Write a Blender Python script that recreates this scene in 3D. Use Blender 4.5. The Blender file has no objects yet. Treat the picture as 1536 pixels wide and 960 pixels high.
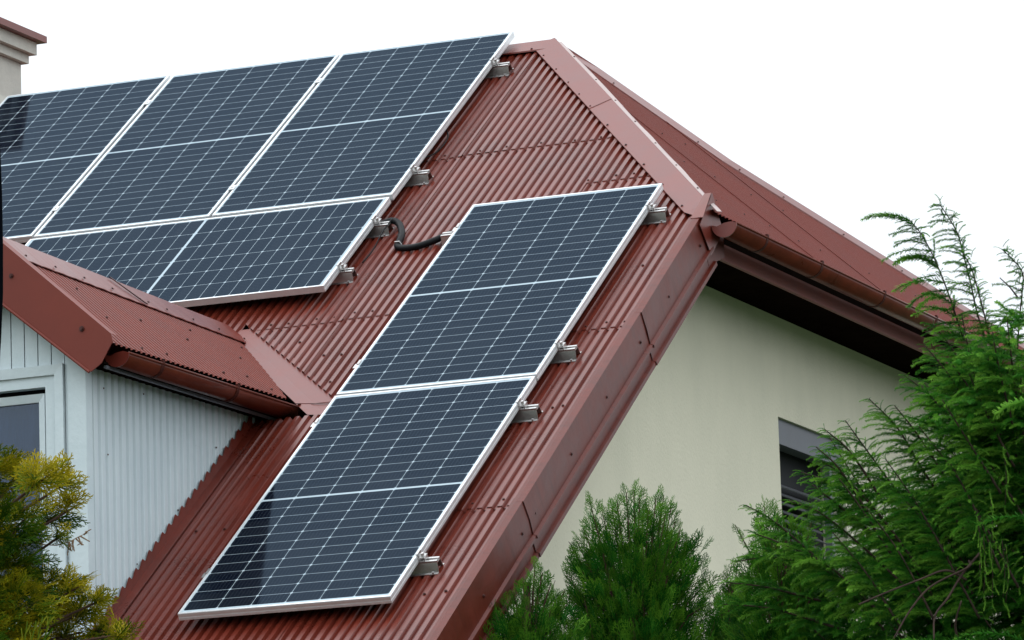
import bpy, math, random
import numpy as np
from mathutils import Vector, Matrix

S = bpy.context.scene
COL = S.collection
random.seed(7)
RNG = np.random.default_rng(11)

# ------------------------------------------------------------------ camera, sky, sun, exposure
YAW, PITCH, ROLL = -0.39570162, 0.17874819, -0.03216078
CAM = Vector((10.9711065, -26.4066882, -6.7788253))
FPX = 8000.0
F_ = Vector((math.sin(YAW)*math.cos(PITCH), math.cos(YAW)*math.cos(PITCH), math.sin(PITCH)))
R0 = Vector((math.cos(YAW), -math.sin(YAW), 0)); U0 = R0.cross(F_)
R_ = R0*math.cos(ROLL)+U0*math.sin(ROLL); U_ = -R0*math.sin(ROLL)+U0*math.cos(ROLL)
cd = bpy.data.cameras.new("Camera"); cam = bpy.data.objects.new("Camera", cd); COL.objects.link(cam)
M = Matrix((R_, U_, -F_)).transposed().to_4x4(); M.translation = CAM
cam.matrix_world = M
cd.sensor_width = 36.0; cd.lens = 36.0*FPX/1536.0; cd.clip_start = 0.1; cd.clip_end = 3000
S.camera = cam

SKY_STRENGTH = 0.1
SUN_EL, SUN_AZ = math.radians(58), math.radians(262)     # high, to the left of the house
w = bpy.data.worlds.new("World"); S.world = w; w.use_nodes = True
nt = w.node_tree; nt.nodes.clear()
sky = nt.nodes.new('ShaderNodeTexSky'); sky.sky_type = 'NISHITA'; sky.sun_disc = False
sky.sun_elevation = SUN_EL; sky.sun_rotation = SUN_AZ; sky.air_density = 1.0; sky.dust_density = 6.0; sky.ozone_density = 1.0
hs = nt.nodes.new('ShaderNodeHueSaturation'); hs.inputs['Saturation'].default_value = 0.12
mx = nt.nodes.new('ShaderNodeMixRGB'); mx.inputs[0].default_value = 0.9; mx.inputs[2].default_value = (21.5, 22.8, 24.0, 1)
bg = nt.nodes.new('ShaderNodeBackground'); bg.inputs[1].default_value = SKY_STRENGTH
wo = nt.nodes.new('ShaderNodeOutputWorld')
nt.links.new(sky.outputs[0], hs.inputs['Color']); nt.links.new(hs.outputs[0], mx.inputs[1])
# overcast sky: brightest overhead, about a third of that at the horizon
gtc = nt.nodes.new('ShaderNodeTexCoord'); gsp = nt.nodes.new('ShaderNodeSeparateXYZ'); nt.links.new(gtc.outputs['Generated'], gsp.inputs[0])
gmr = nt.nodes.new('ShaderNodeMapRange'); gmr.inputs[1].default_value = 0; gmr.inputs[2].default_value = 1; gmr.inputs[3].default_value = .42; gmr.inputs[4].default_value = 1.0
nt.links.new(gsp.outputs[2], gmr.inputs[0])
gmul = nt.nodes.new('ShaderNodeVectorMath'); gmul.operation = 'SCALE'; nt.links.new(mx.outputs[0], gmul.inputs[0]); nt.links.new(gmr.outputs[0], gmul.inputs['Scale'])
nt.links.new(gmul.outputs[0], bg.inputs[0]); nt.links.new(bg.outputs[0], wo.inputs[0])
sd = bpy.data.lights.new("Sun", 'SUN'); sd.energy = 0.6; sd.angle = math.radians(25); sd.color = (1, .97, .93)
sun = bpy.data.objects.new("Sun", sd); COL.objects.link(sun)
todir = Vector((math.sin(SUN_AZ)*math.cos(SUN_EL), math.cos(SUN_AZ)*math.cos(SUN_EL), math.sin(SUN_EL)))
sun.rotation_euler = todir.to_track_quat('Z', 'Y').to_euler()
sun.location = (0, 0, 20)
S.view_settings.view_transform = 'Standard'; S.view_settings.look = 'None'
S.view_settings.exposure = 0.0; S.view_settings.gamma = 1.0; S.view_settings.use_curve_mapping = False
S.render.engine = 'CYCLES'
S.cycles.max_bounces = 5; S.cycles.diffuse_bounces = 1; S.cycles.transparent_max_bounces = 8

# ------------------------------------------------------------------ frames of reference
AL = math.radians(35.516)
CA, SA = math.cos(AL), math.sin(AL)
def RP(u, v, n=-.09):                 # point over the front roof: u along the ridge, v up the slope, n off it
    return Vector((u, v*CA-n*SA, v*SA+n*CA))
def ray(px, py, d):                   # a place d metres away, read off the photograph's pixel grid
    v = F_*FPX + R_*(px-768) - U_*(py-480); v.normalize()
    return CAM + v*d

# ------------------------------------------------------------------ materials
def mat(name, col, rough=.6, metal=0., ior=1.45, noise=0., nscale=8., spec=None, col2=None, bump=0., bscale=60., stretch=None, streak=None):
    m = bpy.data.materials.new(name); m.use_nodes = True
    n = m.node_tree.nodes; l = m.node_tree.links; b = n['Principled BSDF']
    b.inputs['Base Color'].default_value = (*col, 1); b.inputs['Roughness'].default_value = rough
    b.inputs['Metallic'].default_value = metal; b.inputs['IOR'].default_value = ior
    if spec is not None: b.inputs['Specular IOR Level'].default_value = spec
    tc = n.new('ShaderNodeTexCoord'); src = tc.outputs['Object']
    if stretch:
        mp = n.new('ShaderNodeMapping'); mp.inputs['Scale'].default_value = stretch; l.new(src, mp.inputs[0]); src = mp.outputs[0]
    if noise > 0 or col2:
        t = n.new('ShaderNodeTexNoise'); t.inputs['Scale'].default_value = nscale; t.inputs['Detail'].default_value = 8
        t.inputs['Roughness'].default_value = .65; l.new(src, t.inputs['Vector'])
        r = n.new('ShaderNodeValToRGB'); r.color_ramp.elements[0].position = .35; r.color_ramp.elements[1].position = .68
        c2 = col2 if col2 else tuple(c*(1-noise) for c in col)
        r.color_ramp.elements[0].color = (*c2, 1); r.color_ramp.elements[1].color = (*col, 1)
        l.new(t.outputs['Fac'], r.inputs[0]); l.new(r.outputs[0], b.inputs['Base Color'])
        mr = n.new('ShaderNodeMapRange'); mr.inputs[3].default_value = max(0, rough-.08); mr.inputs[4].default_value = min(1, rough+.12)
        l.new(t.outputs['Fac'], mr.inputs[0]); l.new(mr.outputs[0], b.inputs['Roughness'])
    if streak:                        # weather streaks, in the frame of the roof slope
        m1_ = n.new('ShaderNodeMapping'); m1_.inputs['Rotation'].default_value = (-AL, 0, 0); l.new(tc.outputs['Object'], m1_.inputs[0])
        m2_ = n.new('ShaderNodeMapping'); m2_.inputs['Scale'].default_value = streak[:3]; l.new(m1_.outputs[0], m2_.inputs[0])
        t3 = n.new('ShaderNodeTexNoise'); t3.inputs['Scale'].default_value = 1; t3.inputs['Detail'].default_value = 6; t3.inputs['Roughness'].default_value = .7; l.new(m2_.outputs[0], t3.inputs[0])
        r3 = n.new('ShaderNodeMapRange'); r3.inputs[1].default_value = .52; r3.inputs[2].default_value = .75; r3.inputs[4].default_value = streak[3]; l.new(t3.outputs['Fac'], r3.inputs[0])
        mm = n.new('ShaderNodeMixRGB'); mm.inputs[2].default_value = (*[c*streak[4] for c in col], 1); l.new(r3.outputs[0], mm.inputs[0])
        src_ = b.inputs['Base Color'].links[0].from_socket; l.new(src_, mm.inputs[1]); l.new(mm.outputs[0], b.inputs['Base Color'])
    if bump > 0:
        t2 = n.new('ShaderNodeTexNoise'); t2.inputs['Scale'].default_value = bscale; t2.inputs['Detail'].default_value = 5
        l.new(src, t2.inputs['Vector'])
        bp = n.new('ShaderNodeBump'); bp.inputs['Strength'].default_value = bump; bp.inputs['Distance'].default_value = .01
        l.new(t2.outputs['Fac'], bp.inputs['Height']); l.new(bp.outputs[0], b.inputs['Normal'])
    return m
RED = (.165, .025, .013)
M_roof = mat('red painted sheet', RED, .27, ior=1.50, col2=(.115, .018, .010), nscale=3.2, bump=.04, bscale=9, streak=(26, 1.2, 8, .55, .55))
M_droof = mat('matt red sheet of the dormer', (.185, .034, .020), .5, ior=1.35, col2=(.15, .026, .015), nscale=5.0)
M_hiproof = mat('red painted sheet, far face', (.150, .027, .017), .65, ior=1.25, col2=(.125, .021, .013), nscale=3.0)
M_cap = mat('red painted flashing', (.190, .034, .023), .33, ior=1.54, col2=(.155, .026, .017), nscale=5, bump=.12, bscale=3.5)
M_verge = mat('weathered red verge flashing', (.145, .024, .014), .40, ior=1.36, col2=(.100, .016, .009), nscale=6, bump=.25, bscale=5, streak=(4, 22, 3.5, .65, .4))
M_rdorm = mat('red brown barge flashing', (.190, .032, .018), .45, ior=1.4, col2=(.165, .027, .015), nscale=4, bump=.1, bscale=4)
M_gutter = mat('brown red gutter', (.15, .028, .013), .28, ior=1.38, col2=(.095, .02, .011), nscale=7)
M_bracket = mat('dark gutter bracket', (.06, .012, .007), .7, spec=.2)
M_screw = mat('dark red screw', (.06, .012, .008), .5)
M_edge = mat('pale crest strip', (.50, .40, .38), .6, noise=.15)
M_alu = mat('anodised aluminium frame', (.80, .82, .83), .38, metal=.55, noise=.08, nscale=20)
M_rail = mat('mill aluminium rail', (.62, .61, .60), .32, metal=.9, noise=.2, nscale=12)
M_steel = mat('zinc bolt', (.5, .5, .5), .35, metal=.9)
M_black = mat('black plastic hose', (.006, .0065, .008), .5, spec=.2)
M_render = mat('cream wall render', (.83, .79, .63), .9, col2=(.755, .725, .575), nscale=2.2, bump=.45, bscale=110, stretch=(1, 1, .45))
M_white = mat('bluish white paint', (.68, .78, .81), .5, col2=(.61, .715, .745), nscale=9, bump=.2, bscale=45)
M_siding = mat('white blue corrugated siding', (.68, .77, .80), .5, col2=(.60, .695, .735), nscale=2.2)
M_soffit = mat('soffit board with eave shade', (.014, .009, .007), .95, noise=.4, spec=0.)  # near-black: the deep shade under the eaves is put into the colour
M_int = mat('dark room behind window', (.01, .012, .015), .8)
M_shut = mat('grey shutter box', (.17, .18, .21), .5, noise=.2, nscale=5)
M_slat = mat('dark grey shutter slat', (.13, .135, .15), .4)
M_chim = mat('cream chimney render', (.60, .59, .53), .85, col2=(.50, .50, .455), nscale=6, bump=.3, bscale=60)
M_bark = mat('larch bark', (.07, .042, .030), .85, noise=.5, nscale=30)
M_twig = mat('brown twig', (.085, .045, .028), .85, noise=.4, nscale=30)
M_pole = mat('dark pole', (.002, .003, .005), .9, spec=.05)
M_dead = mat('dry dead sprig', (.28, .17, .09), .9, noise=.3)
M_ground = mat('grass ground', (.035, .06, .020), .95, col2=(.022, .04, .013), nscale=.8, bump=.4, bscale=30)

def leafmat(name, c1, c2, c3, rough=.55):
    m = bpy.data.materials.new(name); m.use_nodes = True
    n = m.node_tree.nodes; l = m.node_tree.links; b = n['Principled BSDF']
    a = n.new('ShaderNodeAttribute'); a.attribute_name = 'tint'
    r = n.new('ShaderNodeValToRGB'); e = r.color_ramp.elements
    e[0].position = 0; e[0].color = (*c1, 1); e[1].position = 1; e[1].color = (*c3, 1)
    e.new(.5).color = (*c2, 1)
    l.new(a.outputs['Fac'], r.inputs[0]); l.new(r.outputs[0], b.inputs['Base Color'])
    b.inputs['Roughness'].default_value = rough; b.inputs['Specular IOR Level'].default_value = .06
    tr = n.new('ShaderNodeBsdfTranslucent'); l.new(r.outputs[0], tr.inputs[0])
    mxs = n.new('ShaderNodeMixShader'); mxs.inputs[0].default_value = .13
    out = n['Material Output']; l.new(b.outputs[0], mxs.inputs[1]); l.new(tr.outputs[0], mxs.inputs[2]); l.new(mxs.outputs[0], out.inputs[0])
    return m
M_thuja = leafmat('thuja green', (.004, .042, .003), (.011, .105, .009), (.11, .27, .020))
M_gold = leafmat('golden cypress', (.010, .046, .003), (.055, .120, .006), (.42, .34, .012))
M_larch = leafmat('larch needles', (.009, .070, .006), (.050, .23, .022), (.24, .52, .06))

def cellmat():
    m = bpy.data.materials.new('photovoltaic cells under glass'); m.use_nodes = True
    n = m.node_tree.nodes; l = m.node_tree.links; b = n['Principled BSDF']
    tc = n.new('ShaderNodeTexCoord'); sp = n.new('ShaderNodeSeparateXYZ'); l.new(tc.outputs['Object'], sp.inputs[0])
    def mth(op, a, b_=None, c_=None):
        q = n.new('ShaderNodeMath'); q.operation = op
        for i, v in enumerate((a, b_, c_)):
            if v is None: continue
            if isinstance(v, (int, float)): q.inputs[i].default_value = v
            else: l.new(v, q.inputs[i])
        return q.outputs[0]
    X, Y = sp.outputs[0], sp.outputs[1]
    PX = .1672; x0 = (PWID-6*PX)/2
    cx = mth('DIVIDE', mth('SUBTRACT', X, x0), PX)
    fx = mth('SUBTRACT', cx, mth('ROUND', cx))
    dx = mth('MULTIPLY', mth('ABSOLUTE', fx), PX)                    # distance to nearest column line
    yc = mth('ABSOLUTE', mth('SUBTRACT', Y, PLEN/2))                 # distance from the middle bar
    PY = .0845; g = .007
    cy = mth('DIVIDE', mth('SUBTRACT', yc, g), PY)
    fy = mth('SUBTRACT', cy, mth('ROUND', cy))
    dy = mth('MULTIPLY', mth('ABSOLUTE', fy), PY)
    lx = mth('LESS_THAN', dx, .0011); ly = mth('LESS_THAN', dy, .0010)
    dia = mth('LESS_THAN', mth('ADD', dx, dy), .0088)
    mid = mth('LESS_THAN', yc, g)
    outx = mth('GREATER_THAN', mth('ABSOLUTE', mth('SUBTRACT', X, PWID/2)), 3*PX)
    outy = mth('GREATER_THAN', yc, g+12*PY)
    white = lx
    for k in (ly, dia, mid, outx, outy): white = mth('MAXIMUM', white, k)
    # fine busbar wires
    bx = mth('FRACT', mth('MULTIPLY', cx, 9)); bw = mth('LESS_THAN', mth('ABSOLUTE', mth('SUBTRACT', bx, .5)), .05)
    ns = n.new('ShaderNodeTexNoise'); ns.inputs['Scale'].default_value = 3.2; ns.inputs['Detail'].default_value = 3; l.new(tc.outputs['Object'], ns.inputs[0])
    # every cell has its own slightly different blue
    wn = n.new('ShaderNodeTexWhiteNoise'); wn.noise_dimensions = '2D'
    cv = n.new('ShaderNodeCombineXYZ'); l.new(mth('FLOOR', cx), cv.inputs[0]); l.new(mth('FLOOR', mth('DIVIDE', Y, PY*2)), cv.inputs[1]); l.new(cv.outputs[0], wn.inputs['Vector'])
    mixc = n.new('ShaderNodeMixRGB'); mixc.inputs[1].default_value = (.0035, .006, .013, 1); mixc.inputs[2].default_value = (.008, .011, .018, 1)
    l.new(wn.outputs['Value'], mixc.inputs[0])
    dust = n.new('ShaderNodeTexNoise'); dust.inputs['Scale'].default_value = 170; dust.inputs['Detail'].default_value = 3; l.new(tc.outputs['Object'], dust.inputs[0])
    dr = n.new('ShaderNodeMapRange'); dr.inputs[1].default_value = .60; dr.inputs[2].default_value = .78; dr.inputs[4].default_value = .10; l.new(dust.outputs[0], dr.inputs[0])
    m0 = n.new('ShaderNodeMixRGB'); m0.inputs[2].default_value = (.30, .30, .27, 1); l.new(mixc.outputs[0], m0.inputs[1]); l.new(dr.outputs[0], m0.inputs[0])
    m1 = n.new('ShaderNodeMixRGB'); m1.inputs[2].default_value = (.20, .26, .30, 1); l.new(m0.outputs[0], m1.inputs[1]); l.new(mth('MULTIPLY', bw, .11), m1.inputs[0])
    m2 = n.new('ShaderNodeMixRGB'); m2.inputs[2].default_value = (.46, .55, .60, 1); l.new(m1.outputs[0], m2.inputs[1]); l.new(white, m2.inputs[0])
    l.new(m2.outputs[0], b.inputs['Base Color'])
    b.inputs['Roughness'].default_value = .5; b.inputs['Specular IOR Level'].default_value = 0
    gl = n.new('ShaderNodeBsdfGlossy'); gl.inputs['Roughness'].default_value = .07; gl.inputs[0].default_value = (.180, .250, .330, 1)
    fr = n.new('ShaderNodeFresnel'); fr.inputs[0].default_value = 1.36
    xs = n.new('ShaderNodeMixShader'); l.new(fr.outputs[0], xs.inputs[0]); l.new(b.outputs[0], xs.inputs[1]); l.new(gl.outputs[0], xs.inputs[2]); l.new(xs.outputs[0], n['Material Output'].inputs[0])
    bp = n.new('ShaderNodeBump'); bp.inputs['Strength'].default_value = .02; bp.inputs['Distance'].default_value = .003
    l.new(ns.outputs[0], bp.inputs['Height']); l.new(bp.outputs[0], b.inputs['Normal']); l.new(bp.outputs[0], gl.inputs['Normal'])
    return m
PWID, PLEN, GAP = 1.034, 2.095, .02
M_cell = cellmat()

def glassmat(name, tint, k=.55):
    m = bpy.data.materials.new(name); m.use_nodes = True
    n = m.node_tree.nodes; l = m.node_tree.links; n.remove(n['Principled BSDF'])
    t = n.new('ShaderNodeBsdfTransparent'); t.inputs[0].default_value = (*tint, 1)
    g = n.new('ShaderNodeBsdfGlossy'); g.inputs['Roughness'].default_value = .02; g.inputs[0].default_value = (.75, .86, 1, 1)
    fr = n.new('ShaderNodeFresnel'); fr.inputs[0].default_value = 1.5
    ad = n.new('ShaderNodeMath'); ad.operation = 'ADD'; ad.inputs[1].default_value = .03; l.new(fr.outputs[0], ad.inputs[0])
    x = n.new('ShaderNodeMixShader'); l.new(ad.outputs[0], x.inputs[0]); l.new(t.outputs[0], x.inputs[1]); l.new(g.outputs[0], x.inputs[2])
    l.new(x.outputs[0], n['Material Output'].inputs[0]); return m
M_glass = glassmat('window glass', (.55, .62, .7))
M_curtain = mat('net curtain', (.27, .33, .42), .9, noise=.12, nscale=14)
M_lace = mat('lace embroidery', (.42, .47, .53), .9)

# ------------------------------------------------------------------ mesh helpers
def link(name, verts, faces, m, parent=None, smooth=False):
    me = bpy.data.meshes.new(name)
    if isinstance(verts, np.ndarray):
        nv = len(verts); me.vertices.add(nv); me.vertices.foreach_set('co', verts.astype(np.float32).ravel())
        nf, k = faces.shape; me.loops.add(nf*k); me.loops.foreach_set('vertex_index', faces.astype(np.int32).ravel())
        me.polygons.add(nf); me.polygons.foreach_set('loop_start', np.arange(0, nf*k, k, dtype=np.int32)); me.update(calc_edges=True)
    else:
        me.from_pydata([tuple(v) for v in verts], [], faces); me.update()
    me.materials.append(m)
    if smooth:
        for p in me.polygons: p.use_smooth = True
    o = bpy.data.objects.new(name, me); COL.objects.link(o)
    if parent: o.parent = parent
    return o
class MB:
    def __init__(s): s.v = []; s.f = []
    def add(s, vs, fs):
        b = len(s.v); s.v += [Vector(v) for v in vs]; s.f += [[b+i for i in f] for f in fs]; return s
    def quad(s, *p): return s.add(p, [[0, 1, 2, 3]])
    def hexa(s, p):      # 8 corners: 0-3 one face, 4-7 the opposite
        return s.add(p, [[3, 2, 1, 0], [4, 5, 6, 7], [0, 1, 5, 4], [1, 2, 6, 5], [2, 3, 7, 6], [3, 0, 4, 7]])
    def box(s, x0, x1, y0, y1, z0, z1, T=None):
        T = T or (lambda a, b, c: Vector((a, b, c)))
        return s.hexa([T(x0, y0, z0), T(x1, y0, z0), T(x1, y1, z0), T(x0, y1, z0), T(x0, y0, z1), T(x1, y0, z1), T(x1, y1, z1), T(x0, y1, z1)])
    def prism(s, prof, a, b, T, closed=True, caps=True):   # profile points extruded from a to b
        n = len(prof); vs = [T(p, a) for p in prof]+[T(p, b) for p in prof]
        fs = [[i, (i+1) % n, n+(i+1) % n, n+i] for i in range(n if closed else n-1)]
        if closed and caps: fs += [list(range(n))[::-1], list(range(n, 2*n))]
        return s.add(vs, fs)
    def tube(s, pts, r, k=8, r2=None, cap=True):
        pts = [Vector(p) for p in pts]; n = len(pts); vs = []
        for i, p in enumerate(pts):
            t = (pts[min(i+1, n-1)]-pts[max(i-1, 0)]).normalized()
            a = t.cross(Vector((0, 0, 1)) if abs(t.z) < .9 else Vector((1, 0, 0))).normalized(); b = t.cross(a)
            rr = r if r2 is None else r+(r2-r)*i/(n-1)
            vs += [p+(a*math.cos(2*math.pi*j/k)+b*math.sin(2*math.pi*j/k))*rr for j in range(k)]
        fs = [[i*k+j, i*k+(j+1) % k, (i+1)*k+(j+1) % k, (i+1)*k+j] for i in range(n-1) for j in range(k)]
        if cap: fs += [list(range(k))[::-1], [(n-1)*k+j for j in range(k)]]
        return s.add(vs, fs)
    def build(s, name, m, parent=None, smooth=False): return link(name, s.v, s.f, m, parent, smooth)
def empty(name, loc=(0, 0, 0), rot=None):
    o = bpy.data.objects.new(name, None); COL.objects.link(o); o.location = loc
    if rot: o.rotation_euler = rot
    o.empty_display_size = .2; return o
def tag(o, label, cat, group=None):
    o['label'] = label; o['category'] = cat
    if group: o['group'] = group
    return o
def adopt(o, parent):                 # parent while keeping world-space vertices
    o.parent = parent; o.matrix_parent_inverse = parent.matrix_world.inverted()

# ------------------------------------------------------------------ ground
g = link('ground', [(-400, -400, -8.4), (400, -400, -8.4), (400, 400, -8.4), (-400, 400, -8.4)], [[0, 1, 2, 3]], M_ground)
g['kind'] = 'structure'

# ------------------------------------------------------------------ house
house = empty('house'); tag(house, 'cream rendered house with a steep corrugated red sheet roof and a small dormer', 'house')
PIT, AMP = .0494, .0150
def corr(t, pit=PIT, amp=AMP):        # trapezoid rib profile: 0 on the crest, -amp in the trough
    f = (t/pit) % 1.0
    if f < .44: return 0.
    if f < .60: return -amp*(f-.44)/.16
    if f < .84: return -amp
    return -amp*(1-(f-.84)/.16)
KN = [0, .44, .52, .60, .72, .84, .92]
def cols(a, b, pit=PIT, kn=KN):
    out = [a]
    i = math.floor(a/pit)
    while i*pit < b:
        for k in kn:
            t = (i+k)*pit
            if a+1e-4 < t < b-1e-4: out.append(t)
        i += 1
    out.append(b); return out
def sheet(name, a, b, lo, hi, P, m, parent=house, rise=(.0, .0), pit=PIT, amp=AMP, side=0., kn=KN, nrow=2):
    """corrugated sheet between lo(t) and hi(t); rise lifts its bottom and top off the rest, side lifts its last rib"""
    vs = []; fs = []; c = cols(a, b, pit, kn); prev = None
    for t in c:
        l_, h_ = lo(t), hi(t)
        if h_ <= l_+1e-3: prev = None; continue
        e = side if t > b-pit*1.2 else 0.
        idx = []
        for r in range(nrow):
            q = r/(nrow-1)
            vs.append(P(t, l_+(h_-l_)*q, corr(t, pit, amp)+rise[0]*(1-q)+rise[1]*q+e)); idx.append(len(vs)-1)
        if prev:
            for r in range(nrow-1): fs.append([prev[r], idx[r], idx[r+1], prev[r+1]])
        prev = idx
    return link(name, vs, fs, m, parent)
def PF(t, s, h): return RP(t, s, -.09+h)

# limits of the front roof
UR, VR = .231, -.018                  # ridge end
UN, VN = 1.850, -2.513                # foot of the near hip
def hipv(u): return VR+(u-UR)*(VN-VR)/(UN-UR)
def top_v(u):
    return -.02 if u < UR else hipv(u)-.03
# valley beside the dormer (plan line where the dormer roof meets the front roof)
V0, V1 = (-.43, -3.37), (.43, -4.42)
def valv(u): return V0[1]+(u-V0[0])*(V1[1]-V0[1])/(V1[0]-V0[0])
E0, E1 = (-.37, -3.36), (.50, -4.365)  # cut edge of the sheets right of the valley flashing
def edgev(u): return E0[1]+(u-E0[0])*(E1[1]-E0[1])/(E1[0]-E0[0])
BOT = -8.0
def lo_right(u):
    return edgev(u) if u < .475 else BOT
LAP = .06
seam1, seam2 = .135, 1.018
def mx_(f, k): return lambda u: max(f(u), k)
def mn_(f, k): return lambda u: min(f(u), k)
up = .0035
# left block (under the upper array)
sheet('roof_sheet', -8.0, seam1+.03, lambda u: -1.49, top_v, PF, M_roof, rise=(up, 0), side=.003)
sheet('roof_sheet', -8.0, seam1+.03, lambda u: max(edgev(u), -3.42) if u > -.40 else -3.42, lambda u: -1.49+LAP, PF, M_roof, rise=(up, -.001), side=.003)
sheet('roof_sheet', -.34, seam1+.03, edgev, lambda u: -3.42+LAP, PF, M_roof, rise=(up, -.001), side=.003)
# middle block
sheet('roof_sheet', seam1, seam2+.03, lambda u: -1.47, top_v, PF, M_roof, rise=(up, 0), side=.003)
sheet('roof_sheet', seam1, seam2+.03, lambda u: max(-3.40, edgev(u)) if u < .475 else -3.40, lambda u: -1.47+LAP, PF, M_roof, rise=(up, -.001), side=.003)
sheet('roof_sheet', seam1, seam2+.03, lambda u: edgev(u) if u < .475 else -5.42, lambda u: -3.40+LAP, PF, M_roof, rise=(up, -.001), side=.003)
sheet('roof_sheet', .475, seam2+.03, lambda u: BOT, lambda u: -5.42+LAP, PF, M_roof, rise=(up, -.001), side=.003)
# right block up to the verge
sheet('roof_sheet', seam2, 1.842, lambda u: -2.035, top_v, PF, M_roof, rise=(up, 0))
sheet('roof_sheet', seam2, 1.842, lambda u: -3.825, lambda u: -2.035+LAP if hipv(u) > -1.95 else min(-2.035+LAP, hipv(u)-.03), PF, M_roof, rise=(up, -.001))
sheet('roof_sheet', seam2, 1.842, lambda u: -5.62, lambda u: -3.825+LAP, PF, M_roof, rise=(up, -.001))
sheet('roof_sheet', seam2, 1.842, lambda u: BOT, lambda u: -5.62+LAP, PF, M_roof, rise=(up, -.001))
# below and left of the dormer
sheet('roof_sheet', .055, .480, lambda u: BOT, lambda u: min(valv(u), -4.46), PF, M_roof, rise=(0, 0))
sheet('roof_sheet', -8.0, -.84, lambda u: BOT, lambda u: -3.42+LAP, PF, M_roof)
sheet('roof_sheet', -.84, .055, lambda u: BOT, lambda u: -6.10, PF, M_roof)

# screws on the front roof: one mesh datum, many objects
def screw_mesh():
    b = MB(); k = 8
    for r0, z0, r1, z1 in ((.0080, 0, .0072, .0022), (.0048, .0022, .0044, .006)):
        vs = [(r0*math.cos(2*math.pi*i/k), r0*math.sin(2*math.pi*i/k), z0) for i in range(k)]+[(r1*math.cos(2*math.pi*i/k), r1*math.sin(2*math.pi*i/k), z1) for i in range(k)]
        b.add(vs, [[i, (i+1) % k, k+(i+1) % k, k+i] for i in range(k)]+[list(range(k, 2*k))])
    me = bpy.data.meshes.new('screw'); me.from_pydata([tuple(v) for v in b.v], [], b.f); me.materials.append(M_screw); return me
SCREW = screw_mesh()
QF = Vector((0, -SA, CA)).to_track_quat('Z', 'Y').to_euler()
def screw(p, rot, parent, s=1.):
    o = bpy.data.objects.new('screw', SCREW); COL.objects.link(o); o.location = p; o.rotation_euler = rot; o.scale = (s, s, s); o.parent = parent; return o
sheets = [o for o in house.children]
def snap(u): return (math.floor(u/PIT)+.22)*PIT
for par, us, v in ((3, (.26, .42, .60, .80, .95), -1.435), (0, (-.05, .06), -1.45), (7, (1.07, 1.20, 1.32), -1.99),
                   (4, (.20, .34, .52), -3.355), (1, (-.24, -.12, .02, .10), -3.37), (8, (1.62, 1.72, 1.80), -3.775),
                   (9, (1.63, 1.76), -5.57), (10, (1.66, 1.77), -6.40), (9, (1.70, 1.74), -4.66), (5, (.12+.09, .30), -3.80),
                   (5, (.36,), -4.10), (2, (.02,), -3.63), (8, (1.69,), -3.16), (11, (.24, .38), -5.6), (10, (1.62,), -7.1), (6, (.62, .86, .98), -6.95)):
    for u in us: screw(RP(snap(u), v+random.uniform(-.02, .02), -.087), QF, sheets[par], random.uniform(.9, 1.1))

# ridge cap, in two wings, and hip cap
RG = RP(UR, VR)                       # ridge end
capr = MB()
ry, rz = RG.y, RG.z+.022
def ridge_pt(x, side, d, up_=0.):     # d metres down the wing
    a = AL if side < 0 else math.radians(24)
    return Vector((x, ry+side*d*math.cos(a), rz-d*math.sin(a)+up_))
for x0, x1 in ((-8, -3.9), (-3.9, -1.8), (-1.82, .24)):
    capr.quad(ridge_pt(x0, -1, .125), ridge_pt(x1, -1, .125), ridge_pt(x1, -1, 0), ridge_pt(x0, -1, 0))
    capr.quad(ridge_pt(x0, 1, 0), ridge_pt(x1, 1, 0), ridge_pt(x1, 1, .125), ridge_pt(x0, 1, .125))
    capr.quad(ridge_pt(x0, -1, .125, -.008), ridge_pt(x1, -1, .125, -.008), ridge_pt(x1, -1, .125), ridge_pt(x0, -1, .125))
rc = capr.build('ridge_cap', M_cap, house)
for x in (.13, -.1): screw(ridge_pt(x, -1, .11), QF, rc)

# half-hip roof
HX, HZ = .66473, .74709; HD = HX*RG.x+HZ*RG.z
def hz(x): return (HD-HX*x)/HZ
def PH(t, s, h): return Vector((RG.x+s*HZ+h*HX, t, RG.z-s*HX+h*HZ))      # t along y, s down the slope
far = [(.231, .04), (.42, .24), (.93, .88), (1.04, 1.28), (1.48, 2.92), (1.90, 4.52)]
def far_s(y):
    for (xa, ya), (xb, yb) in zip(far, far[1:]):
        if ya <= y <= yb: return ((xa+(xb-xa)*(y-ya)/(yb-ya))-RG.x)/HZ
    return 9
SE = (1.905-RG.x)/HZ
def near_s(y): return (RG.y-y)/(RG.y+1.993)*2.18
def hlo(y): return near_s(y)+.015 if y < RG.y else far_s(y)+.01
hh = sheet('half_hip_roof', -2.03, 4.5, hlo, lambda y: SE, PH, M_hiproof, amp=.007)
QH = Vector((HX, 0, HZ)).to_track_quat('Z', 'Y').to_euler()
for k, y in enumerate((-1.55, -1.15, -.75, -.35, .05, .45, .85, 1.25, 1.65)):
    for s in (1.0, 2.0): 
        if s > hlo(y)+.1: screw(PH(y, s+.03*math.sin(k*3), .004), QH, hh, .8)
for y in (-.9, -.45, .1, .6): screw(PH(y, 1.45, .004), QH, hh, .8)
# two vertical seams of the half hip sheets
for y in (-.62, .45):
    b = MB(); b.box(0, 1, 0, 1, 0, 1, T=lambda a, c, d: PH(y+.006*c, hlo(y)+(SE-hlo(y))*a, .003+.004*d)); b.build('sheet_seam', M_hiproof, house)

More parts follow.
